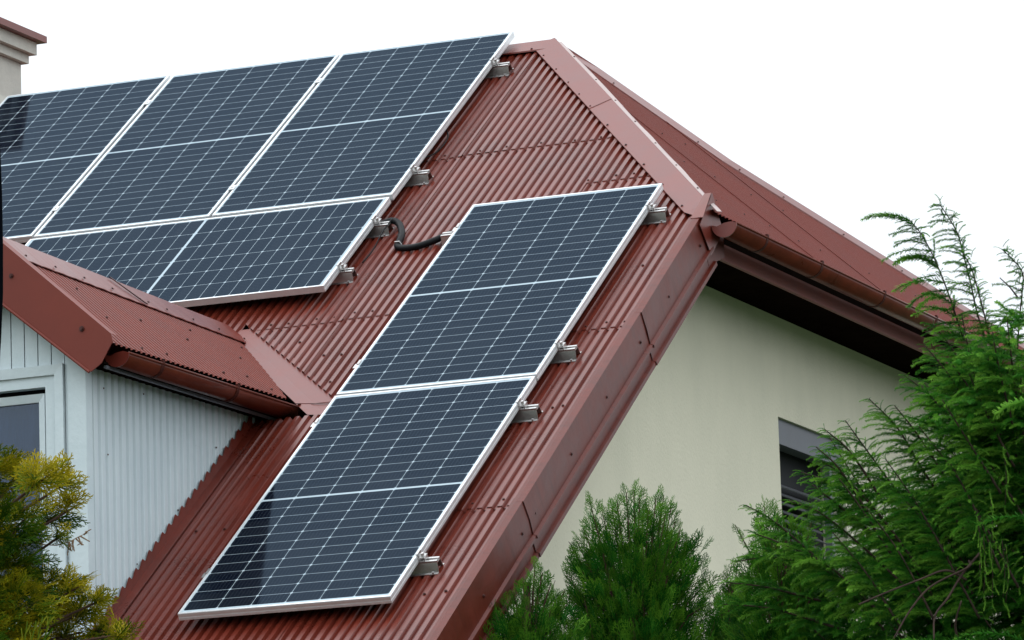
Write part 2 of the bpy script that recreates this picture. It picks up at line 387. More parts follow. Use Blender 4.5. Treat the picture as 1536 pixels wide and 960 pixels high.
def hip_cap(name, A, B, wa, wb, lift=.03, segs=6, over=.0, m=M_cap):
    """bent flashing along the line A-B with a wing on either face; wa, wb are wing vectors"""
    b = MB(); n = segs
    for i in range(n):
        p0 = A+(B-A)*(i/n); p1 = A+(B-A)*((i+1)/n); up_ = Vector((0, 0, lift))
        b.quad(p0+wa, p1+wa, p1+up_, p0+up_); b.quad(p0+up_, p1+up_, p1+wb, p0+wb)
        b.quad(p0+wa-Vector((0, 0, .008)), p1+wa-Vector((0, 0, .008)), p1+wa, p0+wa)
    return b.build(name, m, house)
NP = RP(UN, VN)
HA = RG+Vector((0, 0, .0)); hd = (NP-RG)
# near hip: wing on the front roof runs parallel to the ridge side, .135 across in u
b = MB()
def hipwing(t, e=0.):                 # lower edge of the front wing at parameter t along the hip
    u = UR+(UN-UR)*t; v = VR+(VN-VR)*t
    return RP(u-.105, v-.062, -.078+e)
def hipcrest(t): 
    return RP(UR+(UN-UR)*t, VR+(VN-VR)*t, -.09)+Vector((0, 0, .026))
def hipback(t, w_=.16):               # wing lying on the half hip
    w_ = min(w_, .004+1.3*max(0, t))
    p = RG+hd*t; return Vector((p.x, p.y, p.z))+Vector((-.0, 1, 0))*w_+Vector((HX, 0, HZ))*.012
ts = [0., .05, .12, .2, .395]; ts2 = [.39, .55, .7, .85, 1.0]
for k, T in enumerate((ts, ts2)):
    o = .0025*(1-k)
    for t0, t1 in zip(T, T[1:]):
        z = Vector((0, 0, o))
        b.quad(hipwing(t0, o), hipwing(t1, o), hipcrest(t1)+z, hipcrest(t0)+z)
        b.quad(hipcrest(t0)+z, hipcrest(t1)+z, hipback(t1)+z, hipback(t0)+z)
        b.quad(hipwing(t0, o-.009), hipwing(t1, o-.009), hipwing(t1, o), hipwing(t0, o))
b.add([hipwing(1.0), RP(1.852, -2.66, -.078), RP(1.852, VN-.0, -.078)+Vector((0, 0, .014)), hipcrest(1.0)], [[0, 1, 2], [0, 2, 3]])
hc = b.build('hip_cap', M_cap, house)
for t in (.06, .15, .235, .31, .385, .50, .62, .735, .85, .97):
    screw(hipwing(t)+RP(.012, .006, .001), QF, hc); 
for t in (.12, .27, .40, .53, .66, .79, .92): screw(hipcrest(t)+Vector((.012, .012, -.004)), QH, hc, .9)
# pale strip standing proud on the far side of the hip crest
b = MB(); n_ = 44
for i in range(n_):
    def w2(t): return .002+.008*(.5+.5*math.sin(t*24+1.2*math.sin(t*9)))*min(1, 4*t)
    t0, t1 = .02+i/n_*1.03, .02+(i+1)/n_*1.03
    a0, a1 = hipcrest(t0)+Vector((.003, .003, -.002)), hipcrest(t1)+Vector((.003, .003, -.002))
    c0 = a0+Vector((.013+w2(t0)*.8, .018, -.001+w2(t0)*.15)); c1 = a1+Vector((.013+w2(t1)*.8, .018, -.001+w2(t1)*.15))
    b.quad(a0, a1, c1, c0); b.quad(c0, c1, c1-Vector((0, 0, .006)), c0-Vector((0, 0, .006)))
b.build('crest_strip', M_edge, house)
# far hip cap
b = MB(); fp = [Vector((x, y, hz(x))) for x, y in far]
for k, (p0, p1) in enumerate(zip(fp, fp[1:])):
    up_ = Vector((0, 0, .035)); wn_ = Vector((.0, -.16, .008)); wf = Vector((-.02, .14, -.06))
    w0_, u0_, f0_ = (wn_*.02, Vector((0, 0, .020)), wf*.02) if k == 0 else (wn_, up_, wf)
    b.quad(p0+w0_, p1+wn_, p1+up_, p0+u0_); b.quad(p0+u0_, p1+up_, p1+wf, p0+f0_)
    b.quad(p0+w0_-Vector((0, 0, .008)), p1+wn_-Vector((0, 0, .008)), p1+wn_, p0+w0_)
fc = b.build('hip_cap', M_cap, house)
for k, (p0, p1) in enumerate(zip(fp, fp[1:])):
    L = (p1-p0).length; q = .15
    while q < L:
        screw(p0+(p1-p0)*(q/L)+Vector((0, -.13, .016)), QH, fc, .8); q += .6
# back slope (away from the viewer)
b = MB(); back = [(-8, ry, RG.z)]+[tuple(p-Vector((0, 0, .02))) for p in fp]
foot = [(-8, 7.2, -4.9)]+[(x, 7.2, -4.9) for x, y in far]
for i in range(len(back)-1): b.add([back[i], back[i+1], foot[i+1], foot[i]], [[0, 1, 2], [0, 2, 3]])
b.build('back_roof', M_roof, house)

# verge flashing down the gable edge, three lengths that overlap
prof = [(1.792, -.083), (1.812, -.081), (1.846, -.084), (1.850, -.180), (1.848, -.255), (1.864, -.262), (1.864, -.276), (1.838, -.284), (1.837, -.345), (1.853, -.352), (1.853, -.372), (1.800, -.372)]
for k, (va, vb) in enumerate(((-2.60, -3.70), (-3.66, -5.60), (-5.56, -8.05))):
    b = MB(); nseg = 10; e0, e1 = (.0, .005)
    for i in range(nseg):
        q0, q1 = i/nseg, (i+1)/nseg
        def T(p, q): 
            wv = .0022*math.sin(q*9+k*2+p[1]*14)*(1 if -.25 < p[1] < -.1 else .2)
            return RP(p[0]+e0+(e1-e0)*q+wv, va+(vb-va)*q+ (.30 if False else 0), p[1])
        b.prism(prof, q0, q1, T, closed=False)
    o = b.build('verge_flashing', M_verge, house)
    v = va-.15
    while v > vb:
        screw(RP(1.851, v, -.19), (0, math.radians(90), 0), o, 1.2); v -= .57
# upturned corner piece at the top of the verge
b = MB()
b.hexa([RP(1.80, -2.655, -.082), RP(1.862, -2.655, -.084), RP(1.866, -2.50, -.045), RP(1.835, -2.50, -.045),
        RP(1.80, -2.655, -.079), RP(1.866, -2.655, -.080), RP(1.872, -2.48, -.03), RP(1.835, -2.48, -.03)])
b.add([RP(1.852, -2.70, -.10), RP(1.868, -2.47, -.035), RP(1.872, -2.47, -.25), RP(1.854, -2.66, -.29)], [[0, 1, 2, 3]])
b.add([RP(1.858, -2.70, -.10), RP(1.874, -2.47, -.035), RP(1.878, -2.47, -.25), RP(1.860, -2.66, -.29)], [[3, 2, 1, 0]])
b.build('verge_corner', M_cap, house)

# soffits, fascia and walls
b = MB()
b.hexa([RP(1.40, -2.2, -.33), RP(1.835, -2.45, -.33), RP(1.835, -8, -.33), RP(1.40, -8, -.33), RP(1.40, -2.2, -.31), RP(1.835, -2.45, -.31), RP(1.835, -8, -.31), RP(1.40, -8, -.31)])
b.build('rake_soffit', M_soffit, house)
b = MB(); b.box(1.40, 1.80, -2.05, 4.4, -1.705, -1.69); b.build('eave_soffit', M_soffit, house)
b = MB(); b.box(1.795, 1.812, -1.80, 4.4, -1.752, -1.668); b.box(1.80, 1.822, -1.80, 4.4, -1.757, -1.745)
b.build('fascia_board', M_droof, house)
MB().box(1.765, 1.785, -1.85, 4.4, -1.70, -1.585).build('eave_shade_strip', M_soffit, house)  # added dark strip, stands in for the shadow behind the gutter
b = MB(); b.hexa([Vector(p) for p in ((1.80, -1.99, -1.83), (1.84, -1.99, -1.83), (1.84, -1.76, -1.75), (1.80, -1.76, -1.75), (1.80, -2.05, -1.62), (1.84, -2.05, -1.62), (1.84, -1.76, -1.60), (1.80, -1.76, -1.60))])
b.build('fascia_return', M_verge, house)

WX = 1.40
wy0, wy1, wz0, wz1 = .155, 1.20, -3.55, -2.255
def walltop(y):
    if y < 0: return min(-1.50, y*math.tan(AL)-.11-.20)
    return -1.50 if y < 3.9 else -1.50-(y-3.9)*1.0
def strip(y0, y1, zb, ztop):
    return [(WX, y0, zb), (WX, y1, zb), (WX, y1, ztop(y1)), (WX, y0, ztop(y0))]
b = MB()
ys = [-6.05, -4, -1.668, wy0]
for a, c in zip(ys, ys[1:]): b.quad(*strip(a, c, -8.4, walltop))
b.quad(*strip(wy0, wy1, wz1, walltop)); b.quad(*strip(wy0, wy1, -8.4, lambda y: wz0))
for a, c in ((wy1, 3.9), (3.9, 7.0)): b.quad(*strip(a, c, -8.4, walltop))
d = .14   # reveals
b.quad((WX, wy0, wz0), (WX, wy0, wz1), (WX-d, wy0, wz1), (WX-d, wy0, wz0)); b.quad((WX, wy1, wz1), (WX, wy1, wz0), (WX-d, wy1, wz0), (WX-d, wy1, wz1))
b.quad((WX, wy0, wz1), (WX, wy1, wz1), (WX-d, wy1, wz1), (WX-d, wy0, wz1)); b.quad((WX, wy1, wz0), (WX, wy0, wz0), (WX-d, wy0, wz0), (WX-d, wy1, wz0))
b.build('gable_wall', M_render, house)
b = MB(); b.quad((-8, -6.05, -8.4), (WX, -6.05, -8.4), (WX, -6.05, -4.62), (-8, -6.05, -4.62)); b.quad((-8, 7, -8.4), (-8, 7, -4.6), (WX, 7, -4.6), (WX, 7, -8.4))
b.add([(-8, -6.05, -8.4), (-8, -6.05, -4.62), (-8, ry, -.3), (-8, 7, -4.6), (-8, 7, -8.4)], [[0, 1, 2, 3, 4]])
b.build('side_wall', M_render, house)
# gable window with roller shutter box and louvre slats
win = MB().box(WX-d-.02, WX-d, wy0, wy1, wz0, wz1).build('gable_window', M_int, house)
b = MB(); b.box(WX-.10, WX-.015, wy0+.002, wy1-.002, -2.395, -2.283); b.box(WX-.10, WX-.022, wy0+.002, wy1-.002, -2.281, wz1-.002); b.build('shutter_box', M_shut, win)
b = MB(); b.box(WX-.06, WX-.02, wy0+.85, wy0+.89, wz0+.002, -2.412); b.build('shutter_rail', M_shut, win)
b = MB(); z = -2.585
while z > wz0+.03:
    b.hexa([Vector(p) for p in ((WX-.10, wy0+.004, z), (WX-.06, wy0+.004, z-.028), (WX-.06, wy0+.85, z-.028), (WX-.10, wy0+.85, z),
            (WX-.10, wy0+.004, z+.006), (WX-.055, wy0+.004, z-.024), (WX-.055, wy0+.85, z-.024), (WX-.10, wy0+.85, z+.006))]); z -= .046
b.build('shutter_slats', M_slat, win)

# gutters
def gutter(name, x, z, ya, yb, r, joints, m=M_gutter):
    b = MB(); n = 14; pr = [(x+r*math.cos(math.pi+math.pi*i/n), z+r*math.sin(math.pi+math.pi*i/n)) for i in range(n+1)]
    pi = [(x+(r-.003)*math.cos(math.pi+math.pi*i/n), z+(r-.003)*math.sin(math.pi+math.pi*i/n)) for i in range(n+1)][::-1]
    b.prism(pr+pi, ya, yb, lambda p, q: Vector((p[0], q, p[1])))
    o = b.build(name, m, house, smooth=False)
    for p in o.data.polygons: p.use_smooth = len(p.vertices) == 4 and p.area > .001
    lip = MB(); lip.tube([(x+r, ya, z), (x+r, yb, z)], .006, 8); lip.build('lip', m, o, True)
    cap = MB(); pc = [(x+(r+.003)*math.cos(math.pi+math.pi*i/n), z+(r+.003)*math.sin(math.pi+math.pi*i/n)) for i in range(n+1)]+[(x+r*.55, z+.010), (x, z+.006), (x-r*.6, z-.008)]
    cap.prism(pc, ya-.008, ya, lambda p, q: Vector((p[0], q, p[1]))); cap.build('end_cap', M_cap, o)
    for y in joints:
        j = MB(); pj = [(x+(r+.003)*math.cos(a), z+(r+.003)*math.sin(a)) for a in [math.pi*.98+math.pi*1.04*i/n for i in range(n+1)]]
        pk = [(x+(r-.001)*math.cos(a), z+(r-.001)*math.sin(a)) for a in [math.pi*.98+math.pi*1.04*i/n for i in range(n+1)]][::-1]
        j.prism(pj+pk, y-.014, y+.014, lambda p, q: Vector((p[0], q, p[1])))
        j.box(x+r-.006, x+r+.006, y-.012, y+.012, z, z+.016); j.build('bracket', M_bracket, o)
    return o
gutter('gutter', 1.936, -1.632, -2.0, 4.45, .064, (-1.56, -.74, .25, 1.12, 2.15, 3.2))
DGX, DGZ = .212, -2.603
gutter('dormer_gutter', DGX, DGZ, -5.27, -3.26, .058, (-4.93, -4.15, -3.47))

# ------------------------------------------------------------------ dormer (parts of the house)
DX0, DX1, DY = -.80, .076, -5.321
yro = -5.405
def ridge_d(y):                        # dormer ridge, a touch out of square
    return Vector((-.335-(y-yro)/2.75*.13, y, -2.035))
EX, EZ = .215, -2.552
def PD(t, s, h):                       # right slope: t = y, s 0 ridge .. 1 eave
    a = ridge_d(t); e = Vector((EX, t, EZ)); return a+(e-a)*s+Vector((.66, 0, .75))*h
vy0, vy1 = RP(*V0).y, -3.52
def eave_s(y):                         # where the slope runs into the valley
    if y <= vy1: return 1.02
    return max(0., 1.02*(1-(y-vy1)/(-2.71-vy1)))
dr = sheet('dormer_roof', yro, -2.72, lambda y: .012, eave_s, PD, M_droof, pit=.0494, amp=.008)
QD = Vector((.66, 0, .75)).to_track_quat('Z', 'Y').to_euler()
for y, s in ((-5.33, .93), (-5.0, .97), (-4.95, .35), (-4.7, .93), (-4.1, .93), (-3.75, .86), (-3.6, .95), (-3.4, .55), (-4.45, .5), (-3.7, .35), (-3.05, .32), (-4.0, .55), (-5.0, .66)):
    screw(PD(y, s, .001), QD, dr)
b = MB()                               # left slope, mirrored
for ya, yb in ((yro, -2.72),):
    a0, a1 = ridge_d(ya), ridge_d(yb); b.quad(a0, a1, Vector((-.95, yb+.0, -2.56)), Vector((-.93, ya, -2.56)))
b.build('dormer_roof', M_roof, house)
# ridge cap with a scalloped lower edge
b = MB(); n_ = 60
for i in range(n_):
    y0 = yro-.01+(2.66+.02)*i/n_; y1 = yro-.01+(2.66+.02)*(i+1)/n_
    a0, a1 = ridge_d(y0)+Vector((0, 0, .022)), ridge_d(y1)+Vector((0, 0, .022))
    g0 = PD(y0, .20, .009+.0012*math.sin(i*1.9)); g1 = PD(y1, .20, .009+.0012*math.sin((i+1)*1.9))
    b.quad(a0, g0, g1, a1); b.quad(g0-Vector((0, 0, .004)), g1-Vector((0, 0, .004)), g1, g0)
    l0 = Vector((2*a0.x-g0.x, y0, g0.z)); l1 = Vector((2*a1.x-g1.x, y1, g1.z)); b.quad(l0, a0, a1, l1)
dc = b.build('dormer_ridge_cap', M_cap, house)
for k in range(9): screw(PD(yro+.12+k*.31, .165, .016), QD, dc)
screw(PD(-3.95, .165, .016), QD, dc)
b = MB(); b.hexa([PD(-4.02, .20, .018), PD(-4.00, .20, .018), PD(-4.17, .0, .030), PD(-4.19, .0, .030), PD(-4.02, .20, .013), PD(-4.00, .20, .013), PD(-4.17, .0, .026), PD(-4.19, .0, .026)]); b.build('cap_joint', M_screw, house)
# barge flashing on the front of the dormer
yb_ = -5.425
out = [(-.335, -2.018), (.262, -2.538), (.270, -2.575), (.212, -2.668), (.160, -2.702), (.150, -2.698), (-.335, -2.300)]
outL = [(-.67-x, z) for x, z in out]
b = MB()
for O in (out, outL[::-1]):
    b.prism(O, yb_-.006, yb_, lambda p, q: Vector((p[0], q, p[1])))
b.tube([(-.335, yb_-.008, -2.308), (.152, yb_-.008, -2.704)], .007, 6); b.tube([(-.335, yb_-.008, -2.308), (-.82, yb_-.008, -2.704)], .007, 6)
# its top fold over the sheets
for s in (1,):
    b.quad((-.335, yb_-.006, -2.018), (.262, yb_-.006, -2.538), (.262, yb_+.055, -2.536), (-.335, yb_+.055, -2.014))
bf = b.build('barge_flashing', M_rdorm, house)
screw(Vector((.118, yb_-.008, -2.503)), (math.radians(90), 0, 0), bf, 1.7); 
screw(Vector((-.235, yb_-.008, -2.225)), (math.radians(90), 0, 0), bf, 1.5)
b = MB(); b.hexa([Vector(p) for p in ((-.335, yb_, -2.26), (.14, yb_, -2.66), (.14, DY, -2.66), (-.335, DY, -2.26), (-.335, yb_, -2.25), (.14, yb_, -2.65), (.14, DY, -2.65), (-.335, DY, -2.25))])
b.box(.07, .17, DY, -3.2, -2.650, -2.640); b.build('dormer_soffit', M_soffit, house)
b = MB(); b.box(.158, .172, DY+.02, -3.3, -2.668, -2.655); b.build('dormer_eave_board', M_shut, house)
# valley flashing, lying in the plane of the front roof
b = MB()
def vp(q, off, n): u = V0[0]+(V1[0]-V0[0])*q; v = V0[1]+(V1[1]-V0[1])*q; return RP(u+off, v+.02*0, n)
vq = [0., .25, .5, .75, .90, .905, 1.03]
for q0, q1 in zip(vq, vq[1:]):
    n0 = -.099 if q0 < .9 else -.101
    b.quad(vp(q0, -.10, n0+.01), vp(q1, -.10, n0+.01), vp(q1, -.005, n0), vp(q0, -.005, n0))
    b.quad(vp(q0, -.005, n0), vp(q1, -.005, n0), vp(q1, .135, n0), vp(q0, .135, n0))
vf = b.build('valley_flashing', M_cap, house)
b = MB(); b.hexa([vp(.90, -.02, -.0975), vp(.905, -.02, -.0975), vp(.925, .05, -.0975), vp(.92, .05, -.0975), vp(.90, -.02, -.096), vp(.905, -.02, -.096), vp(.925, .05, -.096), vp(.92, .05, -.096)])
b.hexa([vp(.92, .05, -.0975), vp(.925, .05, -.0975), vp(.905, .115, -.0975), vp(.90, .115, -.0975), vp(.92, .05, -.096), vp(.925, .05, -.096), vp(.905, .115, -.096), vp(.90, .115, -.096)])
b.build('flashing_joint', M_screw, vf)
# cheek wall of corrugated siding
def roofz(y, n=-.09): return y*math.tan(AL)+n/CA
SP = .069
def sc(t):
    f = (t/SP) % 1.0
    return 0. if f < .5 else -.020*(f-.5)/.16 if f < .66 else -.020 if f < .82 else -.020*(1-(f-.82)/.18)
ck = MB(); N = int((-3.57-DY)/SP*12); prev = None
for i in range(N+1):
    y = DY+.012+i*(SP/12); x = DX1+sc(y)
    p0 = Vector((x, y, roofz(y)-.05)); p1 = Vector((x, y, -2.63)); ck.v += [p0, p1]
    if i: k = len(ck.v); ck.f.append([k-4, k-2, k-1, k-3])
cheek = ck.build('dormer_cheek', M_siding, house, False)
for y, z in ((-5.15, -2.73), (-5.12, -3.03), (-4.85, -3.50), (-4.75, -2.70), (-4.42, -3.20), (-4.0, -2.85), (-4.12, -3.10), (-3.80, -2.80), (-3.88, -2.98)):
    o = screw(Vector((DX1+.001, y, z)), (0, math.radians(90), 0), cheek, .6)
b = MB(); n_ = 340
for i in range(n_):                     # wavy upstand flashing
    y0 = DY-.10+i*.007; y1 = y0+.007
    if y1 > -3.62: break
    h0 = .062+.013*math.sin(2*math.pi*y0/SP+.5); h1 = .062+.013*math.sin(2*math.pi*y1/SP+.5)
    x = DX1+.012
    b.quad((x+.002, y0, roofz(y0)), (x+.002, y1, roofz(y1)), (x, y1, roofz(y1)+h1), (x, y0, roofz(y0)+h0))
    b.quad((x+.002, y0, roofz(y0)+.004), (x+.05, y0, roofz(y0)+.004), (x+.05, y1, roofz(y1)+.004), (x+.002, y1, roofz(y1)+.004))
b.build('cheek_flashing', M_roof, house)
# front wall of vertical boards
wxl, wxr, wtop, wbot = -.694, -.030, -2.633, -3.86
b = MB()
b.box(-.8, DX1-.01, DY+.02, DY+.03, -4.3, -3.84); b.box(-.8, wxl+.05, DY+.02, DY+.03, -3.9, -2.3); b.box(wxr-.05, DX1-.01, DY+.02, DY+.03, -3.9, -2.45)
b.box(-.8, DX1-.01, DY+.021, DY+.031, -2.69, -2.45)
b.hexa([Vector(p) for p in ((-.8, DY+.02, -2.46), (DX1, DY+.02, -2.58), (DX1, DY+.03, -2.58), (-.8, DY+.03, -2.46), (-.34, DY+.02, -2.05), (-.33, DY+.02, -2.05), (-.33, DY+.03, -2.05), (-.34, DY+.03, -2.05))])
def gz(x): return -2.07-abs(x+.335)*.87
x = -.0285; 
while x > -.78:
    xl = x-.0655
    zb = -4.3 if (xl > wxr or x < wxl) else wtop+.002
    b.hexa([Vector(p) for p in ((xl, DY, zb), (x-.003, DY, zb), (x-.003, DY+.018, zb), (xl, DY+.018, zb), (xl, DY, gz(xl)), (x-.003, DY, gz(x)), (x-.003, DY+.018, gz(x)), (xl, DY+.018, gz(xl)))])
    x -= .068
dw = b.build('dormer_wall', M_white, house)
b = MB(); b.box(-.012, DX1+.004, DY-.012, DY+.02, -4.3, -2.60); b.box(-.026, -.0135, DY-.003, DY+.018, -4.3, -2.56); b.box(DX1-.012, DX1+.004, DY+.02, DY+.05, -4.3, -2.62); b.build('corner_board', M_white, house)
# window: mitred casing, frame, sash
def frame(mb, x0, x1, z0, z1, t, y0, y1, s=0.):
    """mitred rectangle frame; outer x0..x1, z0..z1; t wide; s: inner edge set back"""
    O = [(x0, z0), (x1, z0), (x1, z1), (x0, z1)]; I = [(x0+t, z0+t), (x1-t, z0+t), (x1-t, z1-t), (x0+t, z1-t)]
    for i in range(4):
        j = (i+1) % 4
        mb.hexa([Vector((O[i][0], y1, O[i][1])), Vector((O[j][0], y1, O[j][1])), Vector((I[j][0], y1, I[j][1])), Vector((I[i][0], y1, I[i][1])),
                 Vector((O[i][0], y0, O[i][1])), Vector((O[j][0], y0, O[j][1])), Vector((I[j][0], y0+s, I[j][1])), Vector((I[i][0], y0+s, I[i][1]))])
b = MB(); frame(b, wxl, wxr, wbot, wtop, .046, DY-.022, DY+.03, .006)
cas = b.build('dormer_window', M_white, house)
b = MB(); frame(b, wxl+.048, wxr-.048, wbot+.048, wtop-.046, .050, DY-.004, DY+.05); b.build('window_frame', M_white, cas)
sx0, sx1, sz1 = wxl+.108, wxr-.108, -2.756
b = MB(); frame(b, sx0, sx1, -3.30, sz1, .036, DY+.006, DY+.06, .014); b.box(sx0, sx1, DY-.002, DY+.05, -3.335, -3.302); frame(b, sx0, sx1, wbot+.105, -3.337, .03, DY+.012, DY+.06, .012)
b.build('window_sash', M_white, cas)
b = MB(); b.box(sx0+.03, sx1-.03, DY+.035, DY+.039, -3.30, sz1-.03); b.build('window_pane', M_glass, cas)
b = MB(); b.box(sx0+.025, sx1-.025, DY+.035, DY+.039, wbot+.12, -3.34); b.build('window_pane', M_glass, cas)
b = MB(); n_ = 90                                          # net curtain in soft folds
for i in range(n_):
    def cy(q): return DY+.11+.012*math.sin(q*26+2*math.sin(q*7))+.004*math.sin(q*90)
    q0, q1 = i/n_, (i+1)/n_; X0, X1 = sx0-.02+(sx1-sx0+.04)*q0, sx0-.02+(sx1-sx0+.04)*q1
    b.quad((X0, cy(q0), -3.29), (X1, cy(q1), -3.29), (X1, cy(q1), -2.74), (X0, cy(q0), -2.74))
b.build('net_curtain', M_curtain, cas, True)
b = MB()
def curl(cx, cz, sgn, s=1.):
    pts = []
    for i in range(22):
        a = i/21*math.pi*3.1; r = .020*s*(1-i/26)
        pts.append((cx+sgn*r*math.cos(a), DY+.088, cz+r*math.sin(a)))
    b.tube([(cx+sgn*.004, DY+.088, cz-.055*s), (cx+sgn*.018*s, DY+.088, cz-.03*s)]+pts, .0022, 5)
for k in range(4):
    cx = -.225-.103*k; curl(cx+.016, -3.005, 1, 1.0); curl(cx-.030, -3.028, -1, .9)
b.build('lace_ornament', M_lace, cas, True)
b = MB(); b.box(-.78, DX1-.03, DY+.5, DY+.52, -4.2, -2.6); b.box(sx0-.04, sx1+.04, DY+.14, DY+.15, wbot, -2.7); b.build('room_back', M_int, house)

# ------------------------------------------------------------------ chimney (part of the house)
cx1, cyf, cyn = -3.45, .745, .1; CZ = .078
b = MB()
def ring(e, z0, z1): b.box(-4.1-e, cx1+e, cyn-e, cyf+e, z0+CZ, z1+CZ)
ring(0, -1.0, .30); ring(.035, .302, .355); ring(.07, .357, .432)
b.hexa([Vector(p) for p in ((-4.0, cyn-.05, -.02), (cx1+.05, cyn-.05, -.02), (cx1+.05, cyf+.05, -.02), (-4.0, cyf+.05, -.02), (-3.95, cyn, .14), (cx1+.004, cyn, .14), (cx1+.004, cyf+.004, .14), (-3.95, cyf, .14))])
ch = b.build('chimney', M_chim, house)
b = MB(); b.box(-4.22, cx1+.115, cyn-.115, cyf+.115, .434+CZ, .474+CZ); b.build('chimney_cap', M_cap, ch)
b = MB(); b.box(-4.05, cx1+.09, cyn-.20, cyf+.05, -.12, -.005); b.build('chimney_flashing', M_cap, ch)

# ------------------------------------------------------------------ solar panels
def roof_empty(name, u, v, n, rot=0.):
    o = empty(name, RP(u, v, n))
    Mx = Matrix((Vector((1, 0, 0)), Vector((0, CA, SA)), Vector((0, -SA, CA)))).transposed().to_4x4() @ Matrix.Rotation(rot, 4, 'Z')
    o.rotation_euler = Mx.to_euler(); return o
def panel_meshes():
    W_, L_, D_ = PWID, PLEN, .035; f = .011
    b = MB()
    for x0, x1, y0, y1 in ((0, W_, 0, f), (0, W_, L_-f, L_), (0, f, f+.0005, L_-f-.0005), (W_-f, W_, f+.0005, L_-f-.0005)):
        b.box(x0, x1, y0, y1, -D_, 0)
    # thin grooves along the outer flanks so the extrusion reads
    for (x0, x1, y0, y1) in ((.0, W_, -.0012, 0), (W_, W_+.0012, 0, L_)):
        b.box(x0, x1, y0, y1, -.012, -.002); b.box(x0, x1, y0, y1, -.034, -.022)
    fr = link('frame', b.v, b.f, M_alu)
    g_ = MB(); g_.box(f, W_-f, f, L_-f, -.007, -.0016); gl = link('cell_glass', g_.v, g_.f, M_cell)
    g2 = MB(); g2.box(f, W_-f, f, L_-f, -.010, -.0075); bk = link('back_sheet', g2.v, g2.f, M_white)
    return fr, gl, bk
FR, GL, BK = panel_meshes(); FR0 = True
def panel(u, v, label, rot=0., group='solar panels on the red roof'):
    """u, v = lower left corner of the panel on the roof"""
    global FR0
    t = roof_empty('solar_panel', u, v, 0, rot); tag(t, label, 'solar panel', group)
    for src in (FR, GL, BK):
        if FR0: o = src
        else: o = src.copy(); COL.objects.link(o)
        o.parent = t
    FR0 = False
    return t
G = GAP
v1 = -(PLEN)
offs = (.002, -.001, .003)
panel(-PWID, v1+.004, 'upright solar panel at the right end of the top row by the bare roof')
panel(-2*PWID-G, v1+.002, 'upright solar panel in the middle of the top row of three')
panel(-3*PWID-2*G, v1+.012, 'upright solar panel at the left end of the top row beside the chimney', rot=.003)
panel(-.002, -(PLEN+G+PWID)-.01, 'solar panel laid lengthways under the top row above the dormer roof', rot=math.pi/2)
BU, BV, BR = .546, -2.352, -.0058
def Bp(a, c): return BU+a*math.cos(BR)-c*math.sin(BR), BV+a*math.sin(BR)+c*math.cos(BR)
u_, v_ = Bp(0, -PLEN); panel(u_, v_, 'upper solar panel of the separate column of two near the gable edge', rot=BR)
u_, v_ = Bp(0, -2*PLEN-G); panel(u_, v_, 'lower solar panel of the separate column of two, lowest on the roof', rot=BR)

# mounting rails: hat-shaped aluminium channel across the ribs
def rail(u0, u1, v, label, clamps, n0=-.0895, rot=0.):
    t = roof_empty('mounting_rail', u0, v, 0, rot); tag(t, label, 'mounting rail', 'aluminium rails under the solar panels')
    L = u1-u0; top = -.036; bt = n0; th = .0028
    o_ = [(-.050, bt), (-.050, bt+th), (-.034, bt+th), (-.021, top-.008), (-.021, top), (-.008, top), (-.008, top-.010), (.008, top-.010), (.008, top), (.021, top), (.021, top-.008), (.034, bt+th), (.050, bt+th), (.050, bt)]
    i_ = [(.031, bt), (.0185, top-.010), (.0105, top-.0125), (-.0105, top-.0125), (-.0185, top-.010), (-.031, bt)]
    b = MB(); pr = o_+i_; n = len(pr)
    vs = [Vector((0, p[0], p[1])) for p in pr]+[Vector((L, p[0], p[1])) for p in pr]
    fs = [[i, (i+1) % n, n+(i+1) % n, n+i] for i in range(n)]
    # end faces as strips joining outer and inner outline
    mo = [0, 1, 2, 3, 4, 5, 6, 7, 8, 9, 10, 11, 12, 13]; 
    for base in (0, n):
        fs += [[base+0, base+1, base+2, base+19], [base+2, base+3, base+18, base+19], [base+3, base+4, base+5, base+6, base+17, base+18],
               [base+6, base+7, base+16, base+17], [base+7, base+8, base+9, base+10, base+15, base+16], [base+10, base+11, base+14, base+15], [base+11, base+12, base+13, base+14]]
    b.add(vs, fs); p = b.build('rail_profile', M_rail, t)
    for x in (.022, L-.022):
        for y in (-.043, .043):
            s_ = MB(); k = 8; s_.prism([(.0065*math.cos(2*math.pi*i/k), .0065*math.sin(2*math.pi*i/k)) for i in range(k)], bt+th, bt+th+.008, lambda q, z: Vector((x+q[0], y+q[1], z)))
            s_.build('bolt', M_steel, t)
    for (x, kind) in clamps:
        c = MB(); x -= u0
        if kind == 'r':   # end clamp on the right edge of a panel
            c.box(x+.001, x+.004, -.022, .022, -.036, .004); c.box(x-.008, x+.004, -.022, .022, .0015, .0045); c.box(x+.004, x+.032, -.022, .022, -.020, -.016); c.box(x+.028, x+.031, -.022, .022, -.036, -.016)
            c.tube([(x+.017, 0, -.016), (x+.017, 0, -.002)], .0075, 8)
        elif kind == 'l':
            c.box(x-.004, x-.001, -.022, .022, -.036, .004); c.box(x-.004, x+.008, -.022, .022, .0015, .0045); c.box(x-.032, x-.004, -.022, .022, -.020, -.016)
        else:
            c.box(x-.016, x+.016, -.025, .025, .0015, .0050); c.box(x-.006, x+.006, -.02, .02, -.036, .0015); c.tube([(x, 0, .005), (x, 0, .010)], .006, 8)
        c.build('clamp', M_alu if kind == 'm' else M_rail, t)
    return t
GA, GB = -PWID-G/2, -2*PWID-1.5*G
rail(-3.30, .088, -.375, 'uppermost rail end poking out beside the top corner of the solar array', [(0, 'r'), (GA, 'm'), (GB, 'm')])
rail(-3.30, .082, -1.755, 'rail end poking out just under the middle of the top right solar panel', [(0, 'r'), (GA, 'm'), (GB, 'm')])
